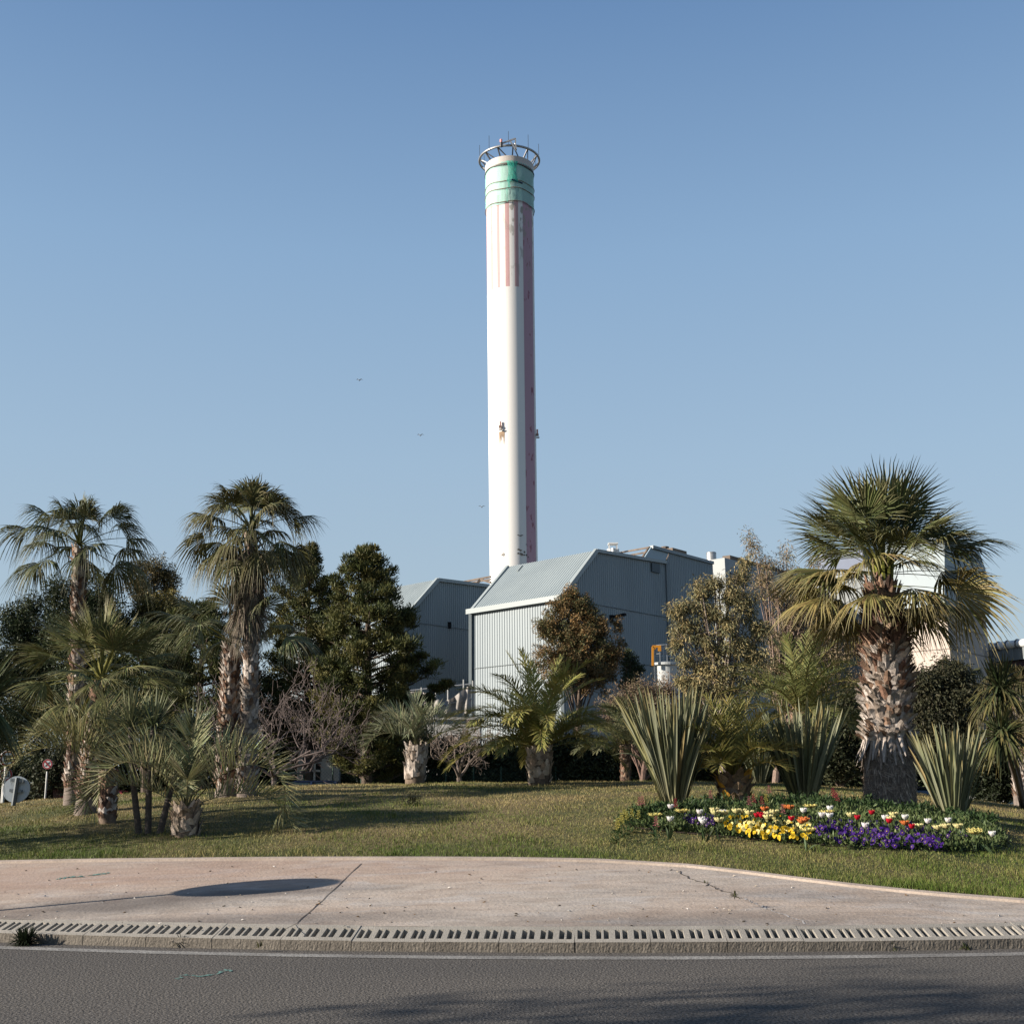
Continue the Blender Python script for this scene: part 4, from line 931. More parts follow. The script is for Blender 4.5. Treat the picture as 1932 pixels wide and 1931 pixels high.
def sword_leaves(b, o, n, L_, wd, col, el=(20, 85), droop=.4, azr=(0, 2 * math.pi), tipc=None, spread=.03, k=6, fold=.3, lsd=.15):
    az = rng.uniform(*azr, n); e = np.radians(rng.uniform(*el, n)); le = L_ * rng.uniform(1 - lsd, 1 + lsd, n)
    D = np.stack([np.cos(e) * np.cos(az), np.cos(e) * np.sin(az), np.sin(e)], 1)
    r = np.linspace(0, 1, k); b0 = o + np.stack([np.cos(az), np.sin(az), 0 * az], 1) * spread * rng.random((n, 1)) + UPV * rng.uniform(-spread, spread, (n, 1))
    p = b0[:, None] + D[:, None] * (le[:, None] * r)[..., None]
    p[..., 2] -= droop * le[:, None] * (r ** 2.2)[None] * rng.uniform(.3, 1.6, (n, 1)) * np.cos(e)[:, None]
    sd = unit(np.cross(D, UPV + rng.normal(0, .25, (n, 3)))); nn_ = np.cross(sd, D)
    w_ = wd * np.interp(r, [0, .15, .5, .8, 1], [.7, .85, 1, .7, .05])[None] * rng.uniform(.75, 1.2, (n, 1))
    cc = jit(col, n, .2)[:, None] * np.ones((1, k, 1))
    if tipc is not None:
        f_ = (np.clip((r - .4) / .6, 0, 1))[None, :, None] * rng.uniform(0, 1, (n, 1, 1)); cc = cc * (1 - f_) + np.array(tipc) * f_
    b.strips(p, sd[:, None], w_, cc, fold=-nn_[:, None] * (w_ * fold)[..., None])
def path(pts, k=24):
    pts = np.asarray(pts, float); s_ = np.linspace(0, len(pts) - 1, k); return np.stack([np.interp(s_, np.arange(len(pts)), pts[:, j]) for j in range(3)], 1)
def along(pts, rad, t):
    pts = np.asarray(pts, float); s_ = np.linspace(0, 1, len(pts)); return np.stack([np.interp(t, s_, pts[:, j]) for j in range(3)], -1), np.interp(t, s_, rad)
def boots(b, pts, rad, rows, per, w_, h_, out, cols, t0=0, t1=1, curl=0.0, jitter=.25, up=1.0):
    """old leaf bases in spiral rows round a palm trunk"""
    n = rows * per; i = np.arange(n); t = t0 + (t1 - t0) * (i / n); t = np.clip(t + rng.normal(0, .3 * (t1 - t0) / rows, n), 0, 1)
    a = i * 2 * math.pi / per * 1.0 + (i // per) * math.pi / per + rng.normal(0, jitter * .5, n)
    c, r = along(pts, rad, t); e = np.stack([np.cos(a), np.sin(a), 0 * a], 1); sd = np.stack([-np.sin(a), np.cos(a), 0 * a], 1)
    sd = unit(sd + UPV * rng.normal(0, jitter, (n, 1)))
    hh = h_ * rng.uniform(.6, 1.35, n); oo = out * rng.uniform(.4, 1.5, n)
    q = np.array([0, .35, .7, 1.0]); p = c[:, None] + e[:, None] * (r[:, None] * .96 + oo[:, None] * (q ** 1.5)[None] - curl * oo[:, None] * np.maximum(0, q - .6)[None] * 2)[..., None]
    p = p + UPV * (up * hh[:, None] * (q - .25)[None] - curl * hh[:, None] * np.maximum(0, q - .55)[None] * 1.6)[..., None]
    p += sd[:, None] * (rng.normal(0, .2, (n, 1)) * w_ * q[None])[..., None]
    ww = w_ * np.array([1.1, 1, .72, .25])[None] * rng.uniform(.7, 1.25, (n, 1))
    ci = rng.integers(0, len(cols), n); cc = np.array(cols)[ci] * rng.uniform(.7, 1.3, (n, 1)); cc = np.repeat(cc[:, None], 4, 1)
    b.strips(p, sd[:, None], ww, cc, fold=e[:, None] * (ww * .35)[..., None])
def fibre(b, pts, rad, n, L_, cols, t0, t1, down=True, out=.04, wd=.006):
    t = rng.uniform(t0, t1, n); a = rng.uniform(0, 2 * math.pi, n); c, r = along(pts, rad, t); e = np.stack([np.cos(a), np.sin(a), 0 * a], 1); sd = np.stack([-np.sin(a), np.cos(a), 0 * a], 1)
    q = np.linspace(0, 1, 4); le = L_ * rng.uniform(.4, 1.2, n); g = rng.normal(0, .5, n)
    p = c[:, None] + e[:, None] * (r[:, None] + out * rng.random((n, 1)) * (q * 1.2)[None])[..., None] + sd[:, None] * (le * g)[:, None, None] * q[None, :, None] - UPV * (le[:, None] * q[None] * (1 if down else -1) * np.maximum(.15, 1 - np.abs(g))[:, None])[..., None]
    cc = np.array(cols)[rng.integers(0, len(cols), n)] * rng.uniform(.6, 1.3, (n, 1)); b.strips(p, unit(sd + UPV * .6)[:, None], np.full((n, 4), wd) * np.array([1, 1, .8, .3]), cc)

GREY_B = [(.36, .31, .27), (.27, .22, .18), (.42, .37, .33), (.20, .13, .09)]
RED_B = [(.17, .10, .07), (.12, .07, .05), (.24, .155, .105), (.09, .058, .045)]
TRUNKM = BARK
def palm_trunk(root, pts, rad, name='trunk', col=(.17, .135, .11)):
    b = MB(); p_ = path(pts, 28); r_ = np.interp(np.linspace(0, 1, 28), np.linspace(0, 1, len(rad)), rad); b.tube(p_, r_ * (1 + rng.normal(0, .012, 28)), 20, col); return p_, r_, b.build(name, TRUNKM, root, smooth=True)
def D2(px, py, px2, py2, Y): return P(px2, py2, Y) - P(px, py, Y)
# --- the big fan palm on the right
pb = hit(1678, 1519); Yb = pb[1]; k_ = 1 / ppm(Yb, 1678, 1400)
W_ = thing('fan_palm', 'big stout fan palm with shaggy leaf bases standing in the flower bed', 'palm tree', pb)
cc_ = P(1664, 1128, Yb)
tp = [pb - UPV * .2, P(1677, 1430, Yb), P(1675, 1385, Yb), P(1672, 1250, Yb), P(1667, 1180, Yb), cc_, P(1664, 1085, Yb)]
tr = [48 * k_, 45 * k_, 41 * k_, 38 * k_, 33 * k_, 30 * k_, 16 * k_]
p_, r_, _ = palm_trunk(W_, tp, tr, col=(.19, .155, .13))
tt = lambda py: np.interp(-py, [-1519, -1085], [0, 1]) if False else float(np.interp((P(1672, py, Yb)[2]), p_[:, 2], np.linspace(0, 1, 28)))
b = MB(); boots(b, p_, r_, 17, 15, .085, .32, .31, GREY_B, tt(1395), tt(1290), curl=.7, jitter=.45); boots(b, p_, r_, 14, 15, .085, .32, .27, GREY_B + RED_B[:2], tt(1330), tt(1225), curl=.45, jitter=.45)
b.build('dry_leaf_bases', BARK, W_)
b = MB(); boots(b, p_, r_, 16, 14, .075, .30, .18, RED_B + [(.28, .2, .14)], tt(1240), tt(1140), curl=.2, jitter=.5); boots(b, p_, r_, 6, 12, .07, .3, .1, RED_B, tt(1150), tt(1105), jitter=.35); b.build('brown_leaf_bases', BARK, W_)
b = MB(); boots(b, p_, r_, 3, 17, .05, .75, .20, GREY_B[:3], tt(1400), tt(1375), up=-1.0, jitter=.2); b.build('hanging_husks', BARK, W_)
b = MB(); fibre(b, p_, r_, 3600, .24, [(.32, .26, .21), (.20, .16, .13), (.42, .36, .30)], tt(1512), tt(1385), wd=.008); b.build('fibre', BARK, W_)
cr0 = P(1666, 1084, Yb); GR = (.155, .17, .07); GY = (.28, .235, .085); TIPW = (.36, .31, .18)
lay = []
for i, (n, el, pet, rd, dr, co) in enumerate(((5, 84, 1.3, 1.3, .05, GR), (8, 64, 1.4, 1.32, .09, GR), (10, 42, 1.5, 1.3, .16, GR), (10, 20, 1.5, 1.28, .26, (.15, .155, .06)), (10, 2, 1.4, 1.25, .32, GY), (7, -16, 1.05, 1.15, .45, GY))):
    for j in range(n): lay.append((2 * math.pi * (j + .5 * (i % 2)) / n + rng.normal(0, .12), R(el + rng.normal(0, 6)), pet * rng.uniform(.55, 1.12), rd * rng.uniform(.9, 1.12), dr, co))
fk = 256 * k_ / 2.75
for az, el, pet, rd, dr, co in lay:
    b = MB(); fan_frond(b, cr0 - UPV * (.25 if el < 0 else 0), az, el, pet * fk, rd * fk, co, 42, dr, 80, .12, cup=.30, tipc=TIPW, split=.55, pcol=(.15, .15, .045), roll=rng.normal(0, .4), hang=.22 * (dr > .2)); b.build('frond', LEAF, W_)
b = MB()
for k in range(10): a = k * .63; b.beam(cr0 - UPV * .5 + .12 * np.array([math.cos(a), math.sin(a), 0]), cr0 + UPV * .35 + .22 * np.array([math.cos(a), math.sin(a), 0]), .12, .05, (.26, .27, .06))
b.build('crown_shaft', LEAF, W_)

def fan_palm(label, base, crown, trunk_r, layers, fs, droop, col, tcols, skirt=None, base_bare=.35, tcol=(.17, .14, .12), tip=TIPW, group=None, hang=0.0, nseg=36, pcol=(.12, .13, .045), bw=.055, name='fan_palm', bend=None, bootn=(40, 11)):
    o = thing(name, label, 'palm tree', base, group); mid = (base + crown) / 2 + (np.array(bend) if bend is not None else 0)
    p_, r_, _ = palm_trunk(o, [base - UPV * .2, base * .8 + mid * .2, mid, crown], [trunk_r * 1.35, trunk_r * 1.15, trunk_r, trunk_r * .85], col=tcol)
    b = MB(); boots(b, p_, r_, bootn[0], bootn[1], bw, bw * 2.6, trunk_r * .42, tcols, base_bare, 1.0, jitter=.3); b.build('leaf_bases', BARK, o)
    for n, el, pet, rd, dr in layers:
        a0 = rng.uniform(0, 6.28)
        for j in range(n):
            b = MB(); fan_frond(b, crown + UPV * .1, a0 + 2 * math.pi * j / n + rng.normal(0, .2), R(el + rng.normal(0, 7)), pet * fs * rng.uniform(.85, 1.15), rd * fs * rng.uniform(.85, 1.1), col, nseg, dr * droop, 82, .15, cup=.3, tipc=tip, hang=hang, roll=rng.normal(0, .35), pcol=pcol); b.build('frond', LEAF, o)
    if skirt:
        sb, st, sr, n = skirt; b = MB()
        for j in range(n):
            a = rng.uniform(0, 6.28); t = rng.uniform(0, 1) ** .8; q = crown - UPV * (crown[2] - st) * 0 - UPV * t * (crown[2] - sb) * .62
            fan_frond(b, q, a, R(rng.uniform(-72, -50)), sr * rng.uniform(.25, .5), sr * rng.uniform(1.1, 1.5), (.24, .19, .135), 20, .55, 60, .1, tilt=R(rng.uniform(-88, -75)), tipc=(.34, .29, .23), pcol=(.2, .16, .11), split=.4)
        b.build('dead_leaf_skirt', LEAF, o)
    return o
# tall drooping fan palms on the left
YA = 27.5; kA = 1 / ppm(YA, 150, 1250)
fan_palm('tall slender fan palm furthest left, long tattered hanging leaf tips', gnd(138, 1506, YA), P(150, 1036, YA), 13 * kA, [(5, 74, .75, .95, .35), (7, 45, .95, .95, .45), (8, 18, 1.1, .92, .5), (6, -10, 1.1, .88, .6)], 1.03, 1.0, (.125, .135, .06), RED_B + GREY_B, hang=.5, base_bare=.25, tip=(.2, .19, .13), nseg=40, bend=(.03, 0, 0))
YB = 26.5; kB = 1 / ppm(YB, 475, 1250)
fan_palm('tall fan palm with a shaggy brown skirt of dead leaves under its crown', gnd(466, 1490, YB), P(474, 1008, YB), 14 * kB, [(6, 80, .7, .95, .3), (8, 52, .85, .92, .4), (9, 22, .95, .9, .5), (9, -8, .9, .88, .55), (8, -34, .75, .85, .65)], 1.0, 1.0, (.15, .145, .06), GREY_B, skirt=(P(478, 1235, YB)[2], 0, .62, 46), hang=.4, base_bare=.12, tip=(.28, .24, .16), bend=(.05, 0, 0))
YD = 27; kD = 1 / ppm(YD, 430, 1350)
fan_palm('shorter fan palm with a rough red brown trunk beside the skirted palm', gnd(428, 1487, YD), P(437, 1222, YD), 17 * kD, [(4, 65, 1.0, .95, .3), (5, 38, 1.25, 1.0, .35), (5, 10, 1.25, 1.0, .45)], 1.0, 1.0, (.22, .23, .115), RED_B + GREY_B[:3], base_bare=.28, tip=(.3, .29, .2), hang=.3, bootn=(44, 12), pcol=(.2, .19, .05))
YC_ = 24.5; kC = 1 / ppm(YC_, 185, 1300)
fan_palm('broad bushy fan palm with a wide crown in front of the tall left palm', gnd(162, 1506, YC_), P(190, 1292, YC_), 16 * kC, [(6, 80, .95, 1.1, .05), (7, 55, 1.1, 1.1, .08), (8, 30, 1.15, 1.1, .14), (8, 6, 1.15, 1.05, .22), (7, -16, 1.0, 1.0, .35)], .92, 1.0, (.20, .205, .085), RED_B + GREY_B, base_bare=.35, tip=(.32, .28, .16), hang=.12, nseg=42, pcol=(.22, .21, .06))

# --- jelly palms and date palms
def feather_palm(label, base, crown, trunk_r, fr, col, tcols, group=None, name='date_palm', tcol=(.16, .12, .09), bw=.1, boot=(9, 11), rcol=(.19, .16, .055), top_r=1.1, out=.25, **kw):
    o = thing(name, label, 'palm tree', base, group)
    p_, r_, _ = palm_trunk(o, [base - UPV * .2, (base + crown) / 2, crown], [trunk_r, trunk_r * 1.05, trunk_r * top_r], col=tcol)
    b = MB(); boots(b, p_, r_, boot[0], boot[1], bw, bw * 2.0, trunk_r * out, tcols, .22, 1.0, jitter=.15); b.build('leaf_bases', BARK, o)
    for az, el, L_, bend in fr:
        b = MB(); a_ = R(az + rng.normal(0, 4)); feather_frond(b, crown + .6 * trunk_r * np.array([math.cos(a_), math.sin(a_), 0]) * math.cos(R(el)), a_, R(el), L_, R(bend), col, rcol=rcol, **kw); b.build('frond', LEAF, o)
    return o
def ring_fr(spec):
    out = []
    for n, el, L_, bend in spec:
        a0 = rng.uniform(0, 360)
        for j in range(n): out.append((a0 + 360 * j / n + rng.normal(0, 9), el + rng.normal(0, 5), L_ * rng.uniform(.9, 1.08), bend * rng.uniform(.85, 1.15)))
    return out
bP = hit(1017, 1481); YP = bP[1]; kP = 1 / ppm(YP, 1017, 1400)
feather_palm('golden green date palm on the lawn crest, squat pineapple trunk, below the brown tree', bP, P(1018, 1412, YP), 19.5 * kP, ring_fr([(5, 84, 180 * kP, 25), (9, 68, 196 * kP, 62), (12, 50, 204 * kP, 84), (13, 34, 196 * kP, 76), (9, 18, 176 * kP, 58)]), (.44, .42, .125), [(.48, .39, .30), (.36, .27, .20), (.56, .46, .37)], power=1.5, nl=62, ll=.52, vee=.38, lw=.0125, droop=.2, ang=(58, 26), rcol=(.55, .44, .16), tipc=(.42, .36, .15), bw=.095, boot=(6, 13), out=.30)
bN = hit(782, 1479); YN = bN[1]; kN = 1 / ppm(YN, 785, 1400)
feather_palm('small grey green jelly palm with arching fronds left of the golden date palm', bN, P(786, 1405, YN), 18 * kN, [(178, 62, 120 * kN, 150), (200, 40, 105 * kN, 120), (160, 75, 120 * kN, 110), (100, 84, 110 * kN, 60), (60, 70, 110 * kN, 90), (20, 60, 110 * kN, 130), (0, 42, 105 * kN, 115), (-30, 66, 115 * kN, 120), (-70, 74, 95 * kN, 90), (230, 66, 105 * kN, 120), (-100, 55, 85 * kN, 110), (130, 60, 115 * kN, 120)], (.31, .33, .20), GREY_B[:3], name='jelly_palm', power=1.6, nl=42, ll=.62, vee=.85, lw=.012, rcol=(.20, .19, .10), bw=.09, boot=(8, 11), droop=.05)
# the foreground jelly palm
bF = hit(349, 1577); YF = bF[1]; kF = 1 / ppm(YF, 349, 1500)
fs = 1.0
JF = [(182, 54, 290 * kF, 195), (186, 30, 225 * kF, 100), (206, 60, 230 * kF, 165), (168, 70, 250 * kF, 140), (-3, 50, 285 * kF, 190), (-6, 20, 245 * kF, 115), (16, 64, 240 * kF, 150), (95, 84, 180 * kF, 50), (50, 72, 210 * kF, 110), (130, 70, 210 * kF, 110), (-70, 66, 105 * kF, 120)]
feather_palm('blue green jelly palm in the foreground with strongly curled arching fronds and a stumpy trunk', bF, P(352, 1520, YF), 22 * kF, JF, (.36, .36, .19), [(.40, .33, .27), (.30, .24, .19), (.20, .15, .11)], name='jelly_palm', nl=54, ll=.60, vee=.82, ang=(72, 44), lw=.0125, rcol=(.26, .23, .11), bw=.075, boot=(6, 10), droop=.03, power=1.9, top_r=.85, out=.45, tipc=(.22, .21, .12))
bG = hit(203, 1560); YG = bG[1] + .6; bG = gnd(203, 1550, YG); kG = 1 / ppm(YG, 203, 1450)
JG = [(182, 58, 240 * kG, 150), (190, 36, 220 * kG, 120), (174, 76, 220 * kG, 110), (205, 62, 205 * kG, 150), (120, 82, 195 * kG, 70), (60, 80, 180 * kG, 80), (15, 68, 180 * kG, 120), (0, 48, 170 * kG, 130), (-30, 66, 150 * kG, 120), (226, 50, 190 * kG, 140)]
feather_palm('yellow green jelly palm behind the foreground one, fronds arching left to the road sign', bG, P(205, 1452, YG), 15 * kG, JG, (.35, .335, .15), RED_B + GREY_B, name='jelly_palm', nl=48, ll=.58, vee=.82, ang=(70, 42), lw=.0105, rcol=(.24, .21, .09), bw=.05, boot=(14, 10), droop=.04, power=1.7, tipc=(.3, .27, .14))
# date palms on the right
bU = hit(1385, 1512); YU = bU[1]; kU = 1 / ppm(YU, 1385, 1450)
feather_palm('small date palm with orange cut leaf bases between the two tall phormium clumps', bU, P(1384, 1462, YU), 27 * kU, ring_fr([(7, 84, 150 * kU, 28), (9, 70, 150 * kU, 55), (9, 55, 140 * kU, 70), (5, 36, 115 * kU, 70)]), (.30, .28, .09), [(.20, .14, .09), (.45, .22, .03), (.15, .10, .07)], nl=40, ll=.50, vee=.5, lw=.0085, rcol=(.30, .22, .05), bw=.09, boot=(4, 11), start=.2, out=.5)
YV = 31; kV = 1 / ppm(YV, 1515, 1330)
feather_palm('dark green date palm with a wide crown behind the middle phormium clump', gnd(1512, 1490, YV), P(1512, 1345, YV), 20 * kV, ring_fr([(5, 82, 165 * kV, 40), (8, 60, 172 * kV, 70), (9, 40, 168 * kV, 75), (9, 18, 155 * kV, 62), (7, 0, 135 * kV, 45)]), (.25, .265, .095), RED_B, power=1.5, nl=50, ll=.55, vee=.35, lw=.012, rcol=(.34, .27, .09), bw=.08, boot=(9, 12))
YV2 = 37; k2 = 1 / ppm(YV2, 1180, 1400)
feather_palm('low grey green palm tucked between the date palm and the left phormium clump', gnd(1180, 1478, YV2), P(1180, 1405, YV2), 9 * k2, ring_fr([(6, 78, 95 * k2, 60), (9, 50, 105 * k2, 85), (8, 20, 100 * k2, 70)]), (.22, .225, .12), RED_B, name='jelly_palm', nl=48, ll=.52, vee=.5, lw=.013, bw=.05, boot=(10, 10))

# --- phormium clumps
def phormium(label, px, py, top_py, half_top, n, Y=None, extra=0):
    base = hit(px, py) if Y is None else gnd(px, py, Y); Y = base[1]; k_ = 1 / ppm(Y, px, py); H = (py - top_py) * k_; wt = half_top * k_
    o = thing('phormium', label, 'flax plant', base, None)
    for g in range(6):                                       # fans of sword leaves
        b = MB(); m_ = n // 6; az = 2 * math.pi * (np.arange(m_) + rng.random(m_)) / m_ + g; lean = wt / H * rng.random(m_) ** .8 * 1.02
        le = H * rng.uniform(.52, 1.02, m_); r0 = rng.random(m_) ** .5 * .22 * wt / .9
        b0 = base + np.stack([np.cos(az) * r0, np.sin(az) * r0 * .7, 0 * r0 - .03], 1); D = unit(np.stack([np.cos(az) * lean, np.sin(az) * lean, np.ones(m_)], 1))
        r = np.array([0, .25, .5, .72, .88, .96, 1.0]); p = b0[:, None] + D[:, None] * (le[:, None] * r)[..., None]
        p += np.stack([np.cos(az), np.sin(az), 0 * az], 1)[:, None] * (le[:, None] * .12 * (r ** 2.5)[None] * rng.uniform(-.6, 1.1, (m_, 1)))[..., None]
        fz = rng.uniform(0, math.pi, m_); sd = unit(np.cross(D, np.stack([np.cos(fz), np.sin(fz), 0 * fz], 1))); w_ = .034 * np.array([.75, .95, 1, .9, .62, .3, .03])[None] * rng.uniform(.7, 1.25, (m_, 1))
        pal = np.array([(.205, .225, .13), (.265, .28, .185), (.15, .17, .09), (.34, .33, .16), (.36, .28, .13)]); cb = pal[rng.choice(5, m_, p=[.36, .32, .18, .10, .04])] * rng.uniform(.8, 1.2, (m_, 1))
        f_ = np.clip((r - .7) / .3, 0, 1)[None, :, None] * rng.random((m_, 1, 1)) ** 1.5; bs = np.clip(1 - r / .35, 0, 1)[None, :, None] * .6
        c_ = cb[:, None] * (1 - f_) + np.array([.36, .28, .11]) * f_; c_ = c_ * (1 - bs) + np.array([.36, .31, .17]) * bs
        b.strips(p, sd[:, None], w_, c_, fold=np.cross(sd, D)[:, None] * (w_ * .45)[..., None]); b.build('leaf_fan', LEAF, o)
    if extra:
        b = MB()
        for dx, dz, dy in extra:
            t = np.linspace(0, 1, 8); p = base + np.stack([dx * wt * t, dy * wt * t, H * dz * (t * 1.6 - t * t * 1.0)], 1) + UPV * .1; b.strips(p[None], np.array([[[0, .8, .6]]]), .028 * np.array([[1, 1, 1, 1, .9, .7, .4, .05]]), np.array([.17, .18, .10]))
        b.build('bent_leaf', LEAF, o)
    return o
phormium('tallest striped green flax clump at the left end of the flower bed', 1272, 1513, 1282, 95, 228, extra=[(-1.25, .55, -.3), (.75, .35, -.3)])
phormium('middle flax clump, upright grey green sword leaves behind the yellow pansies', 1518, 1513, 1312, 85, 204, extra=[(-.8, .1, -.2)])
phormium('right hand flax clump with leaves splayed in front of the big palm', 1800, 1548, 1358, 80, 162, extra=[(.75, .9, -.1)])
phormium('low distant flax clump in front of the white outbuilding', 1433, 1478, 1392, 48, 90, Y=33)

# --- rosette trees (yucca and cordyline)
bH = hit(282, 1572); YH = bH[1]; kH = 1 / ppm(YH, 282, 1500)
o = thing('yucca_tree', 'thin stemmed yucca, its grey stems beside the foreground palm stump', 'yucca', bH)
for (x0, x1, y1, x2, y2) in ((264, 252, 1480, 246, 1372), (280, 281, 1480, 290, 1372), (299, 325, 1480, 366, 1392)):
    q0 = hit(x0, 1572); b = MB(); b.tube(path([q0 - UPV * .1, P(x1, y1, YH), P(x2, y2, YH)], 12), np.linspace(6.5, 5.0, 12) * kH, 9, (.10, .085, .075)); b.build('stem', BARK, o, smooth=True)
    b = MB(); c_ = P(x2, y2, YH + .1); sword_leaves(b, c_, 130, 78 * kH, .013, (.17, .195, .10), (-20, 88), .22, tipc=(.2, .19, .09), fold=.2); b.build('leaf_rosette', LEAF, o)
def rosette_tree(label, base, heads, L_, wd, col, n=170, tipc=None, trad=.12, el=(-60, 85), droop=.45, tcol=(.13, .11, .095), name='cordyline', k=7):
    o = thing(name, label, 'cordyline' if name == 'cordyline' else 'yucca', base)
    for h in heads:
        b = MB(); b.tube(path([base - UPV * .2, (base * .45 + h * .55) + np.array([.03, 0, -.05]), h], 12), np.linspace(trad * 1.25, trad * .8, 12), 10, tcol); b.build('stem', BARK, o, smooth=True)
        b = MB(); sword_leaves(b, h, n, L_, wd, col, el, droop, tipc=tipc, spread=.12, k=k, fold=.2); b.build('leaf_rosette', LEAF, o)
    return o
YE = 20.5; kE = 1 / ppm(YE, 0, 1330)
rosette_tree('dark yucca head cut off by the left edge of the frame', gnd(-60, 1545, YE), [P(-40, 1325, YE)], 125 * kE, .022, (.075, .10, .042), 260, (.24, .21, .1), .13, name='yucca_tree', el=(-65, 88))
YX = 24; kX = 1 / ppm(YX, 1900, 1400)
rosette_tree('dark cordyline on a thin leaning stem at the right edge', hit(1931, 1506), [P(1890, 1385, YX), P(1886, 1300, YX + .4)], 70 * kX, .022, (.072, .092, .04), 190, (.28, .22, .08), 6.5 * kX)
YX2 = 36; q = P(1918, 1300, YX2)
fan_palm('shaggy fan palm with a pale scaly trunk at the right edge behind the cordyline', gnd(1926, 1500, YX2), P(1924, 1322, YX2), .2, [(6, 70, .7, .85, .5), (8, 35, .8, .85, .8), (8, 0, .8, .85, 1.0), (6, -30, .7, .8, 1.1)], 1.1, 1.0, (.075, .07, .03), GREY_B, tip=(.2, .15, .07), hang=.4, nseg=26)
fan_palm('small fan palm rising over the dark trees in front of the cream tower', gnd(1800, 1490, 44), P(1797, 1288, 44), .2, [(5, 70, .5, .8, .6), (7, 30, .7, .8, 1.0), (6, -5, .7, .8, 1.1)], 1.05, 1.0, (.07, .075, .035), GREY_B, tip=(.2, .18, .1), hang=.5, nseg=24)

# --- trees made of leaf clusters on real limbs
def limbs(b, base, top, r0, n, reach, col, t0=.25, up=.5, droop=0.0, seed=None):
    """trunk with n limbs; returns limb end points"""
    p_ = path([base - UPV * .2, base * .6 + top * .4 + rng.normal(0, .08, 3), top], 14); b.tube(p_, np.linspace(r0, r0 * .25, 14), 9, col); ends = []
    for i in range(n):
        t = t0 + (1 - t0) * (i + rng.random()) / n; s0 = along(p_, np.linspace(r0, r0 * .25, 14), t); a = i * 2.4 + rng.normal(0, .3); L_ = reach(t) * rng.uniform(.75, 1.1)
        e = np.array([math.cos(a), math.sin(a), up + rng.normal(0, .12)]); e = unit(e); q = [s0[0], s0[0] + e * L_ * .5, s0[0] + e * L_ - UPV * droop * L_]; pp = path(q, 7); b.tube(pp, np.linspace(s0[1] * .5, .02, 7), 5, col, False); ends.append(pp)
    return ends
def leaf_cloud(b, C, n, r, L_, wd, cols, dirb=(0, 0, .2), k=2, flat=1.0, bright=None):
    """n leaves round every cluster centre in C (m,3) with radius r (m,)"""
    m_ = len(C); N_ = m_ * n; g = rng.normal(0, 1, (N_, 3)); g = unit(g) * (rng.random((N_, 1)) ** .45); g[:, 2] *= flat
    p0 = np.repeat(C, n, 0) + g * np.repeat(np.broadcast_to(r, (m_,)), n)[:, None]
    D = unit(unit(g) * .7 + rng.normal(0, .5, (N_, 3)) + np.array(dirb)); le = L_ * rng.uniform(.6, 1.3, N_)
    sd = unit(np.cross(D, rng.normal(0, 1, (N_, 3)))); q = np.array([0, .5, 1.0]); p = p0[:, None] + D[:, None] * (le[:, None] * q)[..., None]
    cl = np.array(cols); ci = np.repeat(rng.integers(0, len(cl), m_), n); mixr = rng.random(N_) < .35; ci[mixr] = rng.integers(0, len(cl), mixr.sum())
    cc = cl[ci] * np.repeat(rng.uniform(.75, 1.25, m_), n)[:, None] * rng.uniform(.7, 1.3, (N_, 1))
    b.strips(p, sd[:, None], wd * np.array([.35, 1, .12])[None] * rng.uniform(.7, 1.3, (N_, 1)), cc)
def lobes(px_list, Y, n_per, shell=.55, flat=.9, depth=.8):
    """cluster centres scattered through ellipsoid lobes given as (px, py, rx, ry) seen at distance Y"""
    C = []; 
    for (x_, y_, rx, ry, *dy) in px_list:
        c = P(x_, y_, Y + (dy[0] if dy else 0)); k_ = 1 / ppm(Y, x_, y_); n = max(4, int(n_per * rx * ry / 2500.0)); g = unit(rng.normal(0, 1, (n, 3))) * (shell + (1 - shell) * rng.random((n, 1)))
        C.append(c + g * np.array([rx * k_, rx * k_ * depth, ry * k_]))
    return np.vstack(C)
def cloud_tree(name, label, cat, px, Y, lob, n_per, n_leaf, cl_r, L_, wd, cols, bark=(.12, .09, .07), dirb=(0, 0, .2), r0=.16, py_base=1490, shell=.5, flat=.9, limb_n=14, top=None, group=None):
    base = gnd(px, py_base, Y); o = thing(name, label, cat, base, group); C = lobes(lob, Y, n_per, shell)
    tp_ = top if top is not None else P(px, min(l[1] for l in lob), Y) * .25 + P(np.mean([l[0] for l in lob]), np.mean([l[1] for l in lob]), Y) * .75
    b = MB(); p_ = path([base - UPV * .2, base * .5 + tp_ * .5 + rng.normal(0, .06, 3), tp_], 12); b.tube(p_, np.linspace(r0, r0 * .3, 12), 8, bark)
    for i in rng.choice(len(C), min(len(C), limb_n * 3), False):
        t = rng.uniform(.35, .95); s0, rr_ = along(p_, np.linspace(r0, r0 * .3, 12), t); b.tube(path([s0, (s0 + C[i]) / 2 + UPV * .1 * rng.normal(), C[i]], 5), np.linspace(rr_ * .45, .012, 5), 4, bark, False)
    b.build('trunk', BARK, o); b = MB(); leaf_cloud(b, C, n_leaf, cl_r * rng.uniform(.7, 1.3, len(C)), L_, wd, cols, dirb, flat=flat); b.build('crown', LEAF, o); return o
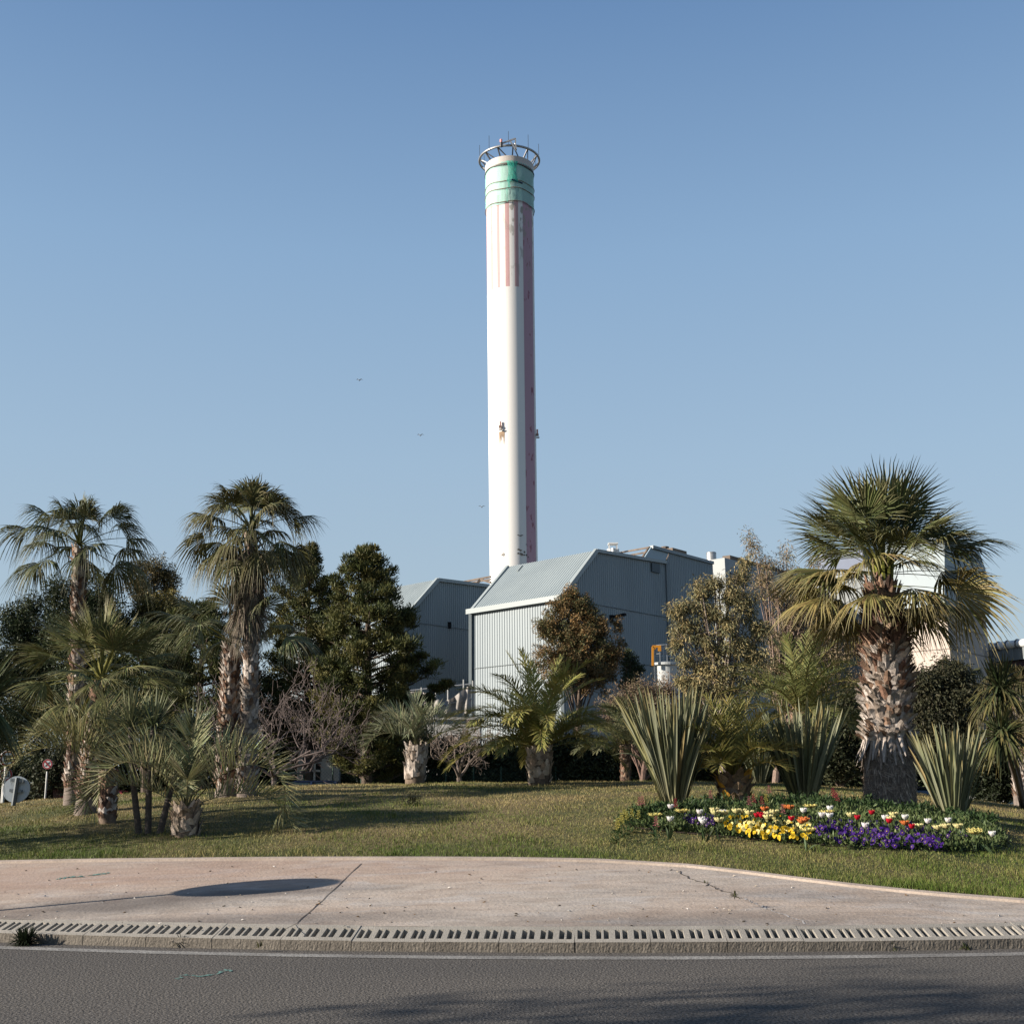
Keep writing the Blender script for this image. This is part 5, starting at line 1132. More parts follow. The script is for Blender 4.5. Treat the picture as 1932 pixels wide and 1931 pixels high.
def pine(label, px, Y, top_py, prof, base_py=1488, n_br=80, cols=((.075, .09, .032), (.115, .118, .038), (.15, .138, .045)), name='pine_tree', extra=(), nl=.15, cl=.27, per=85):
    """prof: [(py, half width px)] outline of the crown; each bough carries separate flattened needle clumps"""
    base = gnd(px, base_py, Y); o = thing(name, label, 'tree', base); k_ = 1 / ppm(Y, px, 1250); top = P(px, top_py, Y); b = MB()
    p_ = path([base - UPV * .2, (base + top) / 2 + rng.normal(0, .1, 3), top], 20); b.tube(p_, np.linspace(.26, .03, 20), 8, (.09, .07, .055)); C = []; Rr = []
    zs = [P(px, a, Y)[2] for a, _ in prof][::-1]; ws = [w_ * k_ for _, w_ in prof][::-1]
    for i in range(n_br):
        z = zs[0] + (zs[-1] - zs[0]) * (i + rng.random()) / n_br; wv = np.interp(z, zs, ws) * rng.uniform(.6, 1.18); a = i * 2.39996 + rng.normal(0, .3); c = np.array([np.interp(z, p_[:, 2], p_[:, j]) for j in range(3)])
        e = np.array([math.cos(a), math.sin(a), 0]); sde = np.array([-e[1], e[0], 0]); q = path([c - UPV * wv * .18, c + e * wv * .55 - UPV * .05, c + e * wv + UPV * .22 * wv], 7); b.tube(q, np.linspace(.05, .012, 7), 4, (.085, .065, .05), False)
        n = max(4, int(wv * 5.2)); t = np.sqrt(rng.uniform(.12, 1.05, n)); s0 = along(q, np.ones(7), np.clip(t, 0, 1))[0]
        C.append(s0 + sde * (rng.normal(0, .30, (n, 1)) * wv * .6 * np.minimum(t, 1)[:, None]) + UPV * (rng.normal(.08, .08, (n, 1)) + .1)); Rr.append(cl * rng.uniform(.6, 1.35, n))
    m0 = int(len(zs) * 0 + 14); C.append(top - UPV * rng.uniform(0, 1.2, (m0, 1)) + rng.normal(0, .12, (m0, 3)) * np.array([1, 1, .3])); Rr.append(np.full(m0, cl * .6))
    for (x0, y0, x1, y1) in extra:                           # single reaching boughs
        q = path([P(x0, y0, Y), P((x0 + x1) / 2, (y0 + y1) / 2 + 8, Y - .4), P(x1, y1, Y - .6)], 9); b.tube(q, np.linspace(.06, .012, 9), 4, (.085, .065, .05), False); n = int(9 * ln(q[-1] - q[0])); t = rng.random(n) ** .7
        C.append(along(q, np.ones(9), t)[0] + rng.normal(0, .15, (n, 3)) * (1.25 - t)[:, None]); Rr.append(cl * .7 * rng.uniform(.6, 1.2, n))
    b.build('trunk', BARK, o); C = np.vstack(C); Rr = np.concatenate(Rr); m_ = len(C); N_ = m_ * per; b = MB()
    g = unit(rng.normal(0, 1, (N_, 3))) * rng.random((N_, 1)) ** .4; rep_ = np.repeat(Rr, per)[:, None]; p0 = np.repeat(C, per, 0) + g * rep_ * np.array([1, 1, .62])
    D = unit(g * .8 + rng.normal(0, .45, (N_, 3)) + UPV * .75); le = nl * rng.uniform(.6, 1.4, N_); q = np.array([0, .6, 1.0])
    p = p0[:, None] + D[:, None] * (le[:, None] * q)[..., None]; sd = unit(np.cross(D, rng.normal(0, 1, (N_, 3)))); cl_ = np.array(cols); cc = np.repeat(cl_[rng.integers(0, len(cl_), m_)] * rng.uniform(.7, 1.3, (m_, 1)), per, 0) * rng.uniform(.7, 1.35, (N_, 1))
    b.strips(p, sd[:, None], .016 * np.array([.8, 1, .25])[None] * np.ones((N_, 1)), cc); b.build('crown', LEAF, o); return o
# the two big pines and their neighbours
pine('tall dark pine standing in front of the left hall, boughs reaching right', 692, 46, 1048, [(1048, 10), (1090, 48), (1140, 70), (1190, 82), (1240, 100), (1290, 112), (1340, 105), (1400, 92), (1470, 80)], n_br=125, extra=[(730, 1270, 806, 1232), (740, 1325, 846, 1290), (720, 1330, 812, 1318), (730, 1180, 782, 1162)])
pine('dark pine behind the skirted palm, left of the tallest pine', 585, 50, 1046, [(1046, 12), (1090, 38), (1140, 62), (1200, 80), (1260, 85), (1330, 90), (1400, 80)], n_br=95, extra=[(590, 1120, 616, 1090)])
pine('dark green pine filling the gap between the left palms and the trunks', 385, 47, 1150, [(1150, 20), (1200, 62), (1260, 80), (1320, 85), (1400, 90), (1470, 80)], n_br=75, cols=((.06, .08, .03), (.08, .098, .034), (.11, .112, .04)))
pine('dark rounded pine behind the jelly palms on the left', 285, 48, 1190, [(1190, 25), (1230, 60), (1290, 75), (1360, 85), (1450, 85)], n_br=60, cols=((.05, .07, .028), (.07, .088, .032)))
def dark_tree(label, px, Y, lob, **kw): return cloud_tree('dark_tree', label, 'tree', px, Y, lob, kw.pop('n_per', 80), kw.pop('n_leaf', 75), kw.pop('cl_r', .36), kw.pop('L_', .13), kw.pop('wd', .022), kw.pop('cols', [(.05, .07, .035), (.07, .09, .04), (.042, .055, .027)]), **kw)
dark_tree('dark bushy tree at the far left behind the yucca head', 35, 52, [(20, 1220, 60, 75), (70, 1180, 55, 60), (50, 1300, 85, 90), (110, 1260, 60, 80), (30, 1400, 80, 80)])
dark_tree('dark green tree behind the slender left palm', 150, 50, [(120, 1130, 35, 45), (175, 1115, 35, 45), (150, 1200, 70, 75), (200, 1180, 55, 65), (170, 1330, 90, 95)])
cloud_tree('eucalyptus_tree', 'round headed brown green eucalyptus above the left palms', 'tree', 290, 56, [(285, 1082, 40, 36), (315, 1095, 25, 26), (262, 1105, 32, 32), (300, 1130, 40, 30)], 90, 80, .30, .13, .020, [(.14, .115, .048), (.10, .092, .045), (.17, .13, .05)], dirb=(0, 0, -.3), shell=.3)
cloud_tree('mimosa_tree', 'yellow green flowering tree just below the round eucalyptus', 'tree', 305, 51, [(310, 1150, 60, 36), (275, 1160, 32, 28), (345, 1165, 40, 34), (310, 1205, 65, 45)], 100, 80, .28, .10, .020, [(.19, .15, .035), (.15, .13, .038), (.11, .11, .045)], shell=.35)
dark_tree('dark tree low behind the leafless tree and the shed', 600, 53, [(560, 1380, 60, 50), (640, 1360, 60, 60), (700, 1400, 60, 60), (500, 1330, 50, 70)], cols=[(.030, .042, .018), (.022, .03, .014), (.04, .045, .02)])
# brown cypress in front of the central hall
cloud_tree('brown_conifer', 'rusty brown cone shaped tree in front of the central hall', 'tree', 1092, 50, [(1082, 1128, 16, 26), (1060, 1150, 24, 30), (1100, 1150, 26, 36), (1040, 1190, 36, 40), (1090, 1200, 48, 50), (1128, 1195, 26, 40), (1150, 1235, 38, 36), (1060, 1250, 58, 50), (1115, 1270, 62, 45), (1166, 1180, 7, 18)], 165, 80, .21, .085, .017, [(.27, .18, .085), (.16, .15, .065), (.23, .16, .07), (.12, .13, .06), (.33, .195, .08)], shell=.15, dirb=(0, 0, .7))
cloud_tree('cypress_sapling', 'small dark green conifer tip right of the rusty brown tree', 'tree', 1188, 49, [(1190, 1250, 14, 26), (1188, 1285, 22, 26), (1205, 1262, 9, 14)], 200, 50, .18, .09, .018, [(.05, .07, .035), (.065, .08, .04)], shell=.3, dirb=(0, 0, .5))
# eucalyptus group right of the hall
EUC = [(.40, .325, .155), (.31, .275, .135), (.26, .23, .115), (.46, .355, .17), (.22, .22, .115)]
cloud_tree('eucalyptus_tree', 'olive green eucalyptus with loose hanging leaves beside the blue grey wall', 'tree', 1365, 43, [(1275, 1158, 20, 18), (1298, 1142, 24, 24), (1325, 1118, 30, 26), (1352, 1100, 24, 26), (1380, 1122, 34, 32), (1408, 1145, 30, 30), (1340, 1160, 36, 26), (1296, 1180, 26, 24), (1320, 1205, 30, 24), (1372, 1180, 38, 28), (1276, 1215, 16, 26), (1292, 1250, 18, 24), (1350, 1228, 34, 26), (1395, 1215, 36, 32), (1430, 1185, 30, 36), (1325, 1262, 28, 24), (1375, 1268, 36, 26), (1425, 1240, 34, 32), (1282, 1285, 22, 16), (1405, 1060, 10, 26), (1398, 1090, 16, 24), (1310, 1290, 30, 20), (1360, 1300, 36, 22), (1420, 1290, 40, 26)], 80, 54, .27, .14, .015, EUC, dirb=(0, 0, -.9), shell=.05, bark=(.26, .21, .18), limb_n=26)
cloud_tree('eucalyptus_tree', 'tall wispy eucalyptus with thin upper twigs left of the big palm', 'tree', 1450, 47, [(1412, 1020, 10, 22), (1425, 1040, 14, 26), (1445, 1062, 20, 26), (1440, 1095, 26, 30), (1478, 1050, 16, 30), (1490, 1085, 22, 26), (1468, 1125, 32, 30), (1515, 1110, 26, 34), (1535, 1060, 12, 20), (1540, 1150, 40, 36), (1490, 1165, 36, 30), (1470, 1210, 36, 30), (1530, 1205, 40, 36), (1585, 1185, 36, 40), (1570, 1240, 40, 36), (1510, 1255, 40, 30), (1612, 1225, 28, 40), (1455, 1262, 34, 28), (1600, 1290, 36, 36), (1480, 1300, 40, 24), (1540, 1290, 40, 30)], 90, 34, .33, .13, .013, [(.34, .26, .16), (.27, .215, .12), (.40, .30, .18), (.22, .20, .10)], dirb=(0, 0, -.6), shell=.05, bark=(.22, .16, .13), limb_n=50)
cloud_tree('dry_shrub', 'brown half leafless shrub between the date palm and the tall flax clump', 'shrub', 1200, 44, [(1165, 1330, 40, 40), (1215, 1312, 40, 40), (1255, 1305, 35, 34), (1200, 1370, 60, 45), (1260, 1350, 45, 45), (1310, 1320, 36, 34), (1320, 1370, 40, 40)], 80, 60, .34, .10, .012, [(.28, .19, .13), (.20, .155, .10), (.25, .205, .12)], dirb=(0, 0, .1), shell=.1, bark=(.15, .10, .08), limb_n=34)
dark_tree('dark drooping tree in front of the cream tower, right of the big trunk', 1775, 42, [(1750, 1300, 40, 46), (1790, 1280, 36, 40), (1770, 1350, 55, 55), (1815, 1330, 40, 50), (1755, 1400, 50, 50), (1800, 1400, 45, 45)], cols=[(.06, .062, .034), (.075, .07, .038), (.05, .055, .03)], dirb=(0, 0, -.7))
dark_tree('dark evergreen mass behind the middle flax clump and the big trunk', 1590, 43, [(1610, 1345, 40, 40), (1540, 1400, 60, 45), (1630, 1400, 60, 60), (1560, 1430, 60, 45)], cols=[(.055, .062, .03), (.07, .07, .034), (.045, .055, .028)])
cloud_tree('dark_bush', 'round dark bush at the right edge between flax and cordyline', 'shrub', 1872, 37, [(1860, 1455, 40, 38), (1890, 1460, 36, 40), (1875, 1490, 45, 30)], 130, 60, .26, .12, .026, [(.03, .04, .02), (.04, .05, .026)], shell=.4)
cloud_tree('leafy_bush', 'glossy leaved bush behind the no turn sign on the left', 'shrub', 105, 44, [(115, 1440, 30, 40), (90, 1470, 30, 34), (130, 1475, 26, 30)], 130, 40, .28, .13, .035, [(.045, .055, .028), (.07, .075, .045)], shell=.4, py_base=1505)
# hedge along the back of the lawn
def hedge(label, x0, x1, y_top, Y, n, cols, thick=1.6):
    a, c = P(x0, y_top, Y), P(x1, y_top, Y); zt_ = a[2]; o = thing('hedge', label, 'hedge', ((a[0] + c[0]) / 2, Y, 0)); n_c = n
    C = np.stack([rng.uniform(a[0], c[0], n_c), Y + rng.uniform(0, thick, n_c), rng.uniform(.6, zt_, n_c) * 1.0], 1); C[:, 2] += .25 * np.sin(C[:, 0] * 1.3) + rng.normal(0, .1, n_c)
    b = MB(); leaf_cloud(b, C, 44, np.full(n_c, .36), .15, .032, cols); b.build('foliage', LEAF, o)
    b = MB()
    for _ in range(int(abs(c[0] - a[0]) * 2)): x_ = rng.uniform(a[0], c[0]); b.tube(path([(x_, Y + thick / 2, 0), (x_ + rng.normal(0, .3), Y + thick / 2, zt_ * .8)], 4), .03, 4, (.08, .06, .05), False)
    b.build('stems', BARK, o)
HC = [(.055, .07, .036), (.075, .09, .045), (.042, .052, .03)]
hedge('dark clipped hedge behind the golden date palm', 800, 1230, 1402, 48, 1700, HC)
hedge('dark hedge behind the flax clumps on the right', 1230, 1790, 1398, 49, 1900, HC)
hedge('low dark hedge behind the cars on the left', -60, 480, 1430, 50, 1300, HC)
hedge('dark undergrowth at the foot of the tall pines', 470, 800, 1398, 50.6, 1100, [(.05, .065, .03), (.07, .08, .036)])
# --- bare trees
def bare(label, px, py, Y, spread, top_py, depth=5, col=(.17, .13, .12), r0=.11, n0=5, up=.35, base=None, fork=.35):
    base = gnd(px, py, Y); o = thing('bare_tree', label, 'tree', base); k_ = 1 / ppm(Y, px, 1400); H = (py - top_py) * k_; b = MB(); f0 = base + UPV * H * fork; b.tube(path([base - UPV * .1, base + UPV * H * fork * .5 + np.array([.05, 0, 0]), f0], 6), np.linspace(r0 * 1.2, r0, 6), 8, col); tw = MB()
    def grow(p, d, L_, r, lev):
        q = [p]; 
        for _ in range(4): d = unit(d + rng.normal(0, .22, 3) + UPV * .03); q.append(q[-1] + d * L_ / 4)
        (b if lev < 2 else tw).tube(np.array(q), np.linspace(r, r * .62, 5), 5 if lev < 2 else 3, np.array(col) * rng.uniform(.8, 1.2), False)
        if lev < depth:
            for j in range(3 if lev < 3 else 2):
                a = unit(d + unit(np.cross(d, rng.normal(0, 1, 3))) * rng.uniform(.5, .95) + UPV * .05); grow(q[rng.integers(2, 5)], a, L_ * rng.uniform(.62, .85), max(r * .58, .009), lev + 1)
    for i in range(n0):
        a = 2 * math.pi * i / n0 + rng.normal(0, .3); grow(f0, unit(np.array([math.cos(a), math.sin(a), up + .2 * rng.normal()])), spread * k_ * .46, r0 * .6, 0)
    b.build('trunk', BARK, o); tw.build('twigs', BARK, o); return o
bare('wide leafless tree with tangled grey twigs behind the twin palm trunks', 517, 1474, 41, 205, 1270, 5, (.115, .092, .085), .095, 7, .45, fork=.36)
bare('small leafless tree between the jelly palm and the golden date palm', 866, 1477, 40, 95, 1310, 5, (.15, .12, .10), .09, 4, 1.5, fork=.36)
bare('leafless shrubby tree in front of the scaffold', 850, 1470, 52, 40, 1300, 5, (.12, .09, .08), .06, 5, .9, fork=.3)

# --- flower bed
LEAFY = MB(); n_ = 5200
bx = rng.uniform(bed[:, 0].min(), bed[:, 0].max(), 40000); by = rng.uniform(bed[:, 1].min(), bed[:, 1].max(), 40000); okb = in_bed(bx, by); bx, by = bx[okb][:n_], by[okb][:n_]; bz = gz(bx, by)
yfront = np.array([by[np.abs(bx - x_) < .35].min() for x_ in bx]); back = np.clip((by - yfront) / 2.2, 0, 1)
leaf_cloud(LEAFY, np.stack([bx, by, bz + .03 + .13 * back * rng.random(len(bx))], 1), 9, np.full(len(bx), .07), .07, .013, [(.085, .125, .042), (.11, .15, .055), (.07, .105, .038), (.14, .17, .065)], dirb=(0, 0, .6))
stuff(LEAFY.build('bedding_foliage', LEAF), 'dense green bedding leaves covering the flower bed')
def petal_ring(b, c, n, L_, wd, el, col, nrm=UPV, jitter=.1, curl=.3, a0=0.0, base_r=.004):
    a = a0 + 2 * math.pi * np.arange(n) / n; e = R(el); u = np.stack([np.cos(a), np.sin(a), 0 * a], 1); r = np.array([0, .35, .7, 1.0]); 
    an_ = e + curl * (r - .3)[None]; rad = base_r + L_ * np.cumsum(np.diff(np.concatenate([[0], r]))[None] * np.cos(an_), 1); hz = L_ * np.cumsum(np.diff(np.concatenate([[0], r]))[None] * np.sin(an_), 1)
    p = c + u[:, None] * np.broadcast_to(rad, (n, 4))[..., None] + UPV * np.broadcast_to(hz, (n, 4))[..., None] + rng.normal(0, jitter * L_ * .2, (n, 4, 3)) * r[None, :, None]
    sd = np.stack([-np.sin(a), np.cos(a), 0 * a], 1); b.strips(p, sd[:, None], wd * np.array([.4, 1, .9, .15])[None] * np.ones((n, 1)), jit(col, n, .1, .03), fold=u[:, None] * (wd * .3))
def tulip(px, py, kind, label, group):
    col, L_, n, el, curl = {'white': ((.78, .76, .72), .082, 6, 38, 1.15), 'cream': ((.76, .69, .34), .09, 7, 30, .85), 'open': ((.76, .66, .24), .105, 9, 12, .6), 'red': ((.50, .012, .03), .072, 6, 40, 1.1), 'orange': ((.66, .20, .06), .082, 7, 30, .9)}[kind]
    hd = None; d = ray(px, py)
    for Y in np.arange(14, 32, .02):                          # flower head about 0.3 m above the soil
        p = EYE + d * (Y / d[1])
        if p[2] <= gz(p[0], p[1]) + .30: hd = p; break
    base = np.array([hd[0] + rng.normal(0, .02), hd[1] + .02, float(gz(hd[0], hd[1]))]); o = thing('tulip', label, 'flower', base, group)
    b = MB(); b.tube(path([base, (base + hd) / 2 + rng.normal(0, .01, 3), hd - UPV * .02], 5), .005, 5, (.09, .13, .05), False); b.build('stem', LEAF, o)
    b = MB(); petal_ring(b, hd - UPV * .03, n, L_ * 1.15, L_ * .40, el, col, curl=curl); petal_ring(b, hd - UPV * .03, max(4, n - 2), L_ * 1.05, L_ * .38, el + 12, col, curl=curl, a0=.5); b.build('bloom', PETAL, o)
    b = MB(); sword_leaves(b, base, 3, .24, .02, (.075, .11, .05), (45, 80), .3, spread=.01); b.build('leaves', LEAF, o)
def Z7(x, y): return ((2000 + x * .7531) / 1.7883, (2600 + y * .7531) / 1.7883)
TL = {'white': ('white tulip with a closed cup standing above the bedding plants', [(350, 163), (480, 187), (348, 218), (487, 220), (583, 188), (945, 180), (1063, 170), (1028, 200), (1062, 203), (1222, 247), (1400, 210), (1593, 224), (1502, 228), (1790, 285), (1310, 212), (495, 230)]),
      'cream': ('pale yellow tulip with a loose cup standing above the bedding plants', [(545, 178), (548, 190), (565, 222), (643, 183), (668, 183), (701, 190), (787, 195), (785, 210), (812, 187), (1157, 200), (1335, 215), (1348, 198), (1460, 250), (1545, 257), (1583, 250), (1637, 250), (590, 190)]),
      'open': ('wide open yellow tulip with spread petals in the flower bed', [(400, 180), (975, 158), (1050, 185), (1710, 265), (965, 265), (1712, 275), (278, 198)]),
      'red': ('crimson red tulip among the pansies', [(757, 202), (748, 196), (1250, 188), (1186, 210), (1328, 226), (1430, 250), (735, 200), (890, 215)]),
      'orange': ('orange tulip with frilled petals in the flower bed', [(770, 172), (866, 163), (884, 165), (942, 218), (936, 228), (952, 222), (1398, 235)])}
for kd, (lb, L_) in TL.items():
    for x_, y_ in L_: tulip(*Z7(x_, y_), kd, lb, {'white': 'white tulips', 'cream': 'pale yellow tulips', 'open': 'open yellow tulips', 'red': 'red tulips', 'orange': 'orange tulips'}[kd])
# pansies: four meshes, copied one by one
def pansy_proto(col, eye, r):
    b = MB(); 
    for a, s_ in ((90, 1.0), (35, 1.0), (145, 1.0), (-30, .95), (210, .95), (270, 1.15)):
        c = np.array([math.cos(R(a)), 0, math.sin(R(a))]) * r * .42 * s_; t = np.linspace(0, 6.28, 9)[:-1]; y_ = -.004 * (a < 0 or a > 180) + rng.normal(0, .002)
        b.poly([c + np.array([math.cos(k) * r * .52 * s_, y_ - .006 + .004 * math.sin(k * 2), math.sin(k) * r * .52 * s_]) for k in t], np.array(col) * rng.uniform(.85, 1.1))
    b.poly([np.array([math.cos(k) * r * .2, -.016, math.sin(k) * r * .2 - r * .05]) for k in np.linspace(0, 6.28, 7)[:-1]], eye); return b
PR = {}
for nm, col, eye in (('y', (.74, .50, .03), (.42, .17, .01)), ('l', (.76, .68, .28), (.6, .3, .02)), ('p', (.052, .018, .16), (.5, .35, .05)), ('v', (.035, .012, .09), (.7, .6, .4))):
    o = pansy_proto(col, eye, .036).build('pansy', PETAL); PR[nm] = o
PL = {'y': ('golden yellow pansy in the bright block at the middle of the bed', 'golden yellow pansies'), 'l': ('pale lemon pansy mixed into the yellow block', 'pale lemon pansies'), 'p': ('deep purple pansy in the violet half of the bed', 'deep purple pansies'), 'v': ('near black violet pansy with a pale eye near the tulips', 'dark violet pansies')}
used = set()
def put_pansy(nm, px, py, lift):
    d = ray(px, py); p = None
    for Y in np.arange(14, 32, .02):
        q = EYE + d * (Y / d[1])
        if q[2] <= gz(q[0], q[1]) + lift: p = q; break
    if p is None: return
    src = PR[nm]; o = src if nm not in used else src.copy()
    if nm in used: COL.objects.link(o)
    used.add(nm); o.location = p; s_ = rng.uniform(.75, 1.2); o.scale = (s_, s_, s_); o.rotation_euler = (R(rng.uniform(-45, 5)), R(rng.uniform(-25, 25)), R(rng.uniform(-70, 40))); tag(o, PL[nm][0], 'flower', PL[nm][1])
def scatter(nm, n, poly):
    poly = [Z7(*q) for q in poly]; xs_ = [q[0] for q in poly]; ys_ = [q[1] for q in poly]; c = 0
    while c < n:
        x_, y_ = rng.uniform(min(xs_), max(xs_)), rng.uniform(min(ys_), max(ys_)); ins = False; j = len(poly) - 1
        for i in range(len(poly)):
            if (poly[i][1] > y_) != (poly[j][1] > y_) and x_ < (poly[j][0] - poly[i][0]) * (y_ - poly[i][1]) / (poly[j][1] - poly[i][1]) + poly[i][0]: ins = not ins
            j = i
        if ins: put_pansy(nm, x_, y_, rng.uniform(.13, .21)); c += 1
scatter('y', 95, [(590, 205), (700, 200), (720, 215), (830, 255), (960, 240), (980, 270), (960, 300), (800, 300), (700, 290), (590, 250)])
scatter('l', 65, [(600, 230), (760, 220), (830, 200), (960, 215), (985, 270), (850, 275), (640, 270)])
scatter('p', 90, [(985, 255), (1120, 225), (1300, 240), (1480, 265), (1560, 300), (1570, 355), (1300, 335), (1000, 305)])
scatter('v', 24, [(380, 205), (545, 215), (540, 255), (430, 235)]); scatter('v', 22, [(870, 195), (1050, 205), (1120, 215), (1330, 225), (1700, 280), (1690, 310), (1400, 260), (1000, 230)])
# the far more numerous small violet blooms behind the largest ones, as one mass
b = MB()
def many(n, poly, cols, lo, hi, r):
    poly = [Z7(*q) for q in poly]; xs_ = [q[0] for q in poly]; ys_ = [q[1] for q in poly]; c = 0
    while c < n:
        x_, y_ = rng.uniform(min(xs_), max(xs_)), rng.uniform(min(ys_), max(ys_)); ins = False; j = len(poly) - 1
        for i in range(len(poly)):
            if (poly[i][1] > y_) != (poly[j][1] > y_) and x_ < (poly[j][0] - poly[i][0]) * (y_ - poly[i][1]) / (poly[j][1] - poly[i][1]) + poly[i][0]: ins = not ins
            j = i
        if not ins: continue
        p = hit(x_, y_ + 8); p = np.array([p[0], p[1], p[2] + rng.uniform(lo, hi)]); nrm = unit(np.array([rng.normal(-.2, .5), -1, rng.uniform(.1, 1.2)])); u = unit(np.cross(nrm, UPV)); v_ = np.cross(u, nrm); rr_ = r * rng.uniform(.7, 1.25); col = np.array(cols[rng.integers(0, len(cols))]) * rng.uniform(.8, 1.2)
        for k in range(5): a = 1.2566 * k; cc = p + (u * math.cos(a) + v_ * math.sin(a)) * rr_ * .5; b.poly([cc + (u * math.cos(t) + v_ * math.sin(t)) * rr_ * .55 + nrm * .004 * k for t in np.linspace(0, 6.28, 7)[:-1]], col)
        c += 1
VC = [(.06, .02, .19), (.045, .016, .13), (.09, .03, .26)]
many(300, [(985, 255), (1120, 232), (1300, 250), (1480, 275), (1570, 310), (1570, 355), (1300, 335), (1000, 305)], VC, .06, .17, .028); many(70, [(380, 205), (545, 215), (540, 255), (430, 235)], VC, .06, .15, .026); many(120, [(870, 195), (1050, 205), (1120, 215), (1330, 225), (1700, 280), (1690, 320), (1400, 270), (1000, 230)], VC, .06, .17, .026)
many(90, [(590, 215), (700, 205), (840, 215), (960, 225), (985, 275), (960, 300), (800, 300), (650, 280)], [(.74, .46, .02), (.74, .62, .2), (.76, .70, .4)], .06, .15, .028)
stuff(b.build('small_pansies', PETAL), 'mass of smaller pansy blooms, mostly violet, filling the front of the bed')
# broad pale leaved rosettes along the front edge
b = MB()
for x0, x1, n_r in ((360, 560, 16), (1540, 1800, 24), (980, 1540, 16)):
    for _ in range(n_r):
        x_ = rng.uniform(x0, x1); px, py = Z7(x_, np.interp(x_, [360, 560, 980, 1540, 1800], [262, 278, 305, 350, 345]) + rng.uniform(-22, 4)); p = hit(px, py); sword_leaves(b, p + UPV * .01, 11, .15, .026, [(.13, .16, .05), (.10, .14, .05), (.17, .17, .06)][rng.integers(0, 3)], (12, 70), .35, spread=.02, k=5, fold=.15)
stuff(b.build('primrose_leaves', LEAF), 'broad pale green leaves along the front edge of the flower bed')
# snapdragons
def snap(x_, y_, col, label, group, h=.42):
    px, py = Z7(x_, y_); d = ray(px, py); hd = None
    for Y in np.arange(14, 34, .02):
        p = EYE + d * (Y / d[1])
        if p[2] <= gz(p[0], p[1]) + h: hd = p; break
    base = np.array([hd[0], hd[1], float(gz(hd[0], hd[1]))]); o = thing('snapdragon', label, 'flower', base, group); b = MB(); b.tube(path([base, hd + UPV * .04], 5), .005, 5, (.06, .09, .03), False); b.build('stem', LEAF, o)
    b = MB(); k = 11
    for i in range(k): a = i * 2.4; c = hd + UPV * (-.09 + .15 * i / k) + .022 * np.array([math.cos(a), math.sin(a), 0]) * (1.2 - i / k); petal_ring(b, c, 4, .026 * (1.2 - .5 * i / k), .014, 20, col, a0=a)
    b.build('flower_spike', PETAL, o); b = MB(); sword_leaves(b, base + UPV * h * .4, 26, .09, .012, (.04, .07, .022), (-10, 60), .2, spread=.12); b.build('leaves', LEAF, o)
PKC, YLC, DPC = (.60, .22, .25), (.70, .62, .18), (.50, .06, .11)
for x_, y_ in ((283, 222), (208, 133), (223, 128), (790, 80), (527, 100), (850, 165), (700, 130)): snap(x_, y_, PKC, 'pale pink snapdragon spike at the back of the bed', 'pale pink snapdragons')
for x_, y_ in ((370, 140), (1085, 100), (1075, 92), (1095, 112), (757, 130), (720, 118)): snap(x_, y_, DPC, 'deep pink snapdragon spike near the flax clumps', 'deep pink snapdragons')
for x_, y_ in ((108, 240), (112, 228), (128, 205), (142, 190), (152, 196), (175, 185), (205, 192), (130, 215), (775, 118)): snap(x_, y_, YLC, 'lemon yellow snapdragon spike at the left end of the bed', 'yellow snapdragons', .3)
# leafy stems behind the tulips
b = MB(); bp = []
for x_ in np.linspace(200, 1800, 150):
    px, py = Z7(x_ + rng.normal(0, 8), np.interp(x_, [200, 600, 1100, 1500, 1800], [225, 192, 184, 212, 262]) + rng.normal(0, 11)); p = hit(px, py); bp.append(p)
C = np.repeat(np.array(bp), 6, 0); C[:, 2] += rng.uniform(.02, .20, len(C)); C[:, :2] += rng.normal(0, .06, (len(C), 2)); leaf_cloud(b, C, 16, np.full(len(C), .085), .08, .012, [(.045, .08, .028), (.06, .10, .034), (.035, .065, .022)], dirb=(0, 0, .3)); stuff(b.build('snapdragon_foliage', LEAF), 'dark green leafy stems at the back of the flower bed')

# weeds along the kerb and in the crack, litter of leaves
def weed(px, py, z, s_, n, label, col=(.045, .065, .02)):
    p = on_level(px, py, z); b = MB(); sword_leaves(b, p, n, s_, min(.007, s_ * .09), col, (5, 80), .5, spread=s_ * .25, k=4); o = b.build('weed', LEAF); tag(o, label, 'weed'); rebase(o, p)
weed(48, 1779, .02, .19, 260, 'largest dark weed growing against the kerb at the left', (.02, .03, .012)); weed(345, 1782, .02, .16, 50, 'dark weed tuft at the kerb foot, second from the left', (.035, .035, .016)); weed(873, 1793, 0, .10, 14, 'bright green broad leaved weed at the kerb foot', (.09, .12, .03)); weed(1478, 1793, 0, .07, 20, 'small weed at the kerb foot right of centre', (.05, .055, .02)); weed(1680, 1792, 0, .10, 22, 'grassy weed at the kerb foot towards the right', (.06, .08, .02)); weed(1822, 1791, 0, .08, 18, 'rightmost weed at the kerb foot', (.06, .075, .02))
for x_, y_, lb in ((1301, 1655, 'grass tuft at the upper end of the apron crack'), (1332, 1669, 'dark grass tuft in the middle of the apron crack'), (1386, 1689, 'darker grass tuft at the lower end of the apron crack'), (490, 1786, 'yellowish seedling at the kerb joint')): weed(x_, y_, .45 if y_ < 1700 else .05, .07, 16, lb, (.09, .09, .035))
b = MB(); n_ = 260
